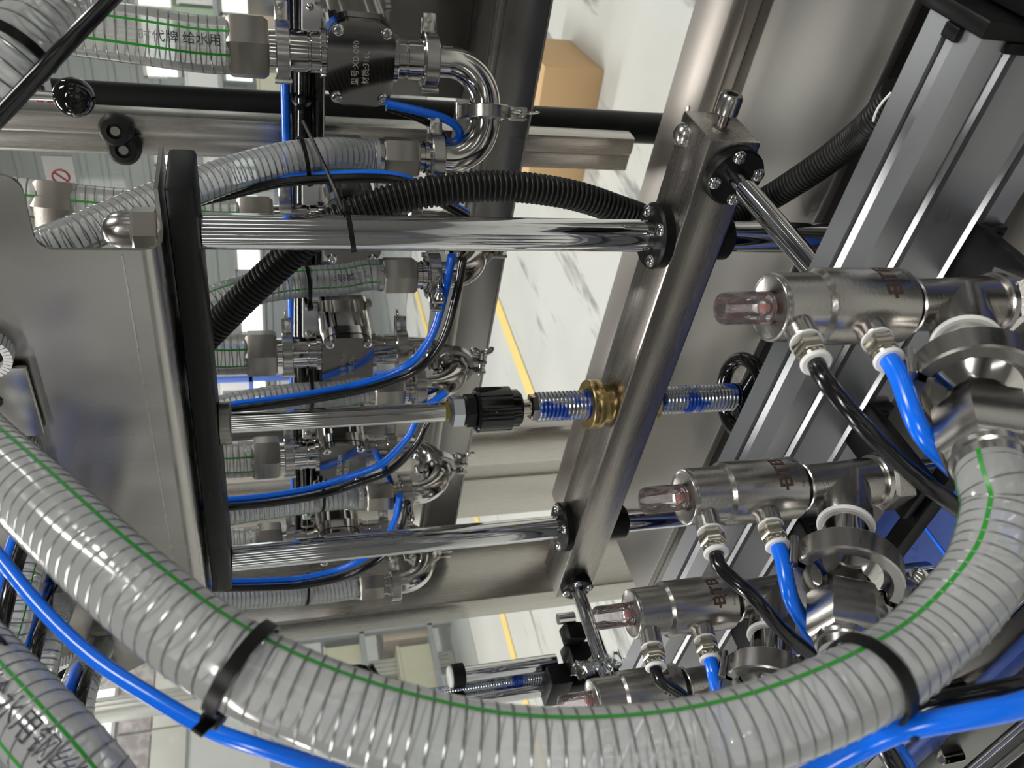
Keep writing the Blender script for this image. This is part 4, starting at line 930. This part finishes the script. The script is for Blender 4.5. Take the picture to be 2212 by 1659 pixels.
    paths = [((700, 334, .800), (600, 348, .79), (500, 376, .77), (400, 412, .74), (300, 450, .71), (200, 494, .68), (110, 530, .66), (-60, 590, .64)),
             ((740, 604, .77), (640, 610, .765), (560, 622, .755), (480, 645, .74), (400, 680, .72), (300, 730, .70), (120, 820, .67)),
             ((740, 852, .77), (640, 858, .765), (540, 872, .755), (440, 895, .74), (300, 930, .71), (120, 980, .67)),
             ((740, 1074, .77), (640, 1086, .76), (540, 1100, .75), (440, 1118, .735), (300, 1150, .71), (120, 1200, .67)),
             ((700, 1280, .77), (600, 1287, .765), (500, 1294, .755), (400, 1302, .74), (250, 1330, .70))][i]
    oh, pp, F_ = hose('outlet_hose', [st, st + V((0, 0, .02))] + [on(*q[:2], 0, q[2]) for q in paths], .0172, 'clear spiral hose rising from the outlet of the %s pump' % on_[i], .0066, ((-IZ * .5 + IY * .87, .1, .05),) if i != 1 else ((-IZ * .8 - IY * .5, .1, .05), (-IZ * .8 + IY * .6, .1, .05)), mt='hose_clear', n=22)
    if i == 1:
        j = near(pp, 740, 604); text_round('时代牌给水用', .0095, pp[j], F_[j][0], -IZ, .0174, 'print', M['ink'], oh)
    # strap and the two air tubes that follow the hose
    k = near(pp, (662, 668, 670, 690, 662)[i], pp and (338, 605, 858, 1080, 1283)[i])
    cable_tie(pp[k] - IZ * .004 + (IY * .004 if i < 2 else -IY * .006), F_[k][0], .0215, (-IY if i > 1 else IY) - IZ * .3, 'black cable tie round the outlet hose of the %s pump' % on_[i], .0040, .0)
tubes = [(((1010, 470), (940, 430), (880, 396), (815, 385), (700, 387), (600, 396), (500, 420), (425, 438), (330, 480)), .765, 'running along the first outlet hose', (0, -8)),
         (((1000, 560), (985, 640), (955, 735), (900, 800), (800, 838), (680, 862), (580, 876), (490, 888), (420, 900)), .73, 'curving down beside the third pump', (-24, -8)),
         (((985, 860), (930, 905), (900, 960), (845, 1015), (770, 1045), (690, 1070), (590, 1087), (495, 1096), (430, 1102)), .73, 'curving down beside the fourth pump', (-20, -14)),
         (((880, 1085), (868, 1140), (830, 1200), (760, 1240), (670, 1263), (590, 1269), (500, 1271), (430, 1272)), .73, 'curving down beside the fifth pump', (-16, -14))]
for pts, X, lab, off in tubes:
    air_tube([on(a, b, 0, X) for a, b in pts], .0048, 'black_tube', 'black air tube ' + lab)
    air_tube([on(a + off[0], b + off[1], 0, X + .012) for a, b in pts], .0048, 'blue_tube', 'blue air tube ' + lab)
air_tube([on(a, b, 0, .84) for a, b in ((835, 224), (890, 236), (950, 252), (985, 272), (993, 295), (975, 310), (955, 306))], .0046, 'blue_tube', 'blue air tube hooking round beside the first outlet bend')
air_tube([on(a, b, 0, .85) for a, b in ((835, 232), (890, 250), (940, 275), (960, 300))], .0040, 'black_tube', 'black air tube beside the hooked blue one')
air_tube([on(a, b, 0, .80) for a, b in ((810, 975), (830, 1010), (850, 1060), (856, 1110), (846, 1150))], .0046, 'blue_tube', 'blue air tube crossing below the fourth pump')
# cable harness along the bench behind the pumps
hz_ = on(648, 300, 0, .99).z
for k in range(5):
    z = hz_ + .014 - .0085 * k; x = .985 + .006 * (k % 2) + (.006 if k == 0 else 0)
    c_ = 'blue_tube' if k == 0 else 'black_tube'
    air_tube([(x + .004 * math.sin(3 * y + k), y, z + .003 * math.sin(5 * y + 2 * k)) for y in [-.2 + .15 * j for j in range(11)]], .0055 if k == 0 else .0068, c_, '%s tube in the harness behind the pumps, %s' % ('blue' if k == 0 else 'black', ['top one', 'second from top', 'middle one', 'second from bottom', 'bottom one'][k]))
for y in (.43, .63, .82, 1.0):
    cable_tie((.988, y, hz_ - .004), (0, 1, 0), .026, (-1, 0, .2), 'black cable tie round the harness behind the pumps, %s' % {.43: 'nearest', .63: 'second', .82: 'third', 1.0: 'farthest'}[y], .004, .0, ry=.012)
# ------------------------------------------------------------------ second adjusting slide beyond the beam
SD = 1.28
def sl(px, py): return at(px, py, SD)
g = tag(empty('adjusting_slide', sl(1230, 1480)), 'small adjusting slide with twin bright tubes and blue greased screw', 'slide')
b0 = sl(1100, 1446); X_, Y_ = b0.x, b0.y
for (py, nm) in ((1444, 'tube'), (1500, 'tube')):
    c = sl(1100, py); MB().cyl((c.x, c.y, zx(1200, c.x, c.y)), (c.x, c.y, zx(985, c.x, c.y)), .0125 if py == 1444 else .0115, n=96).build(nm, M['chrome_rod'], g)
    MB().ring((c.x, c.y, zx(1002, c.x, c.y)), (c.x, c.y, zx(976, c.x, c.y)), .0185, .0120, 32, .001).build('tube_clamp', M['black_plastic'], g)
    MB().cyl((c.x, c.y, zx(978, c.x, c.y)), (c.x, c.y, zx(968, c.x, c.y)), .0160, n=28, ch=.002).build('white_plug', M['white_plastic'], g)
c = sl(1080, 1476); thread((c.x, c.y, zx(1230, c.x, c.y)), (c.x, c.y, zx(830, c.x, c.y)), .0085, .004, .001, 20).build('screw', M['thread_grease'], g, ang=70)
m0, m1 = sl(990, 1430), sl(990, 1510)
MB().box((m0 + m1) / 2, ((m1 - m0).length * .5, .016, .018), None, .002).build('clamp_bridge', M['black_plastic'], g)
c = sl(1200, 1480); MB().box(c, (.034, .070, .034), None, .003).build('end_block', M['black_plastic'], g)
c = sl(1248, 1420); MB().box(c, (.040, .030, .040), Matrix.Rotation(.25, 3, 'X'), .003).build('arm_block', M['black_plastic'], g)
c = sl(1237, 1370); MB().box(c, (.030, .026, .030), Matrix.Rotation(.25, 3, 'X'), .003).build('upper_block', M['black_plastic'], g)
c = sl(1225, 1335); MB().cyl((c.x, c.y, zx(1240, c.x, c.y)), (c.x, c.y, zx(1205, c.x, c.y)), .0085, n=24).build('short_rod', M['chrome'], g)
c = sl(1200, 1480); MB().span((c.x - .012, c.y - .012, 0), (c.x + .012, c.y + .012, c.z - .015), .002).build('stand', M['black_plastic'], g)
# crank handle on top of the screw
c = sl(825, 1484); h = tag(empty('crank_handle', c), 'black crank handle above the blue greased screw', 'handle')
MB().lathe((c.x, c.y, zx(842, c.x, c.y)), (0, 0, 1), [(0, 0), (0, .011), (.014, .011), (.018, .009), (.018, 0)], 20).build('hub', M['black_gloss'], h)
MB().tube(smooth([V((c.x, c.y, zx(826, c.x, c.y))), sl(808, 1462), sl(795, 1440)], .005), .0085, 14).build('arm', M['black_gloss'], h)
k1 = sl(792, 1448); MB().lathe((k1.x, k1.y, k1.z), (0, 0, 1), [(0, 0), (0, .0075), (.01, .0105), (.045, .0115), (.062, .0100), (.066, .0075), (.066, 0)], 20).build('grip', M['black_plastic'], h)
# crumpled clear wrap near the farthest valve
rnd = random.Random(5); q0 = at(1292, 1436, .98); b = MB(); n = 17; vs, fs = [], []
for i in range(n):
    for j in range(n):
        u, v = i / (n - 1) - .5, j / (n - 1) - .5
        vs.append(q0 + V((.012 * math.sin(6 * u) + rnd.uniform(-.006, .006), u * .055 + rnd.uniform(-.003, .003), v * .05 + rnd.uniform(-.003, .003))))
for i in range(n - 1):
    for j in range(n - 1): fs.append((i * n + j, i * n + j + 1, (i + 1) * n + j + 1, (i + 1) * n + j))
tag(b.add(vs, fs).build('plastic_wrap', M['door_clear'], None, ang=5), 'crumpled clear plastic wrap behind the farthest valve', 'wrap')
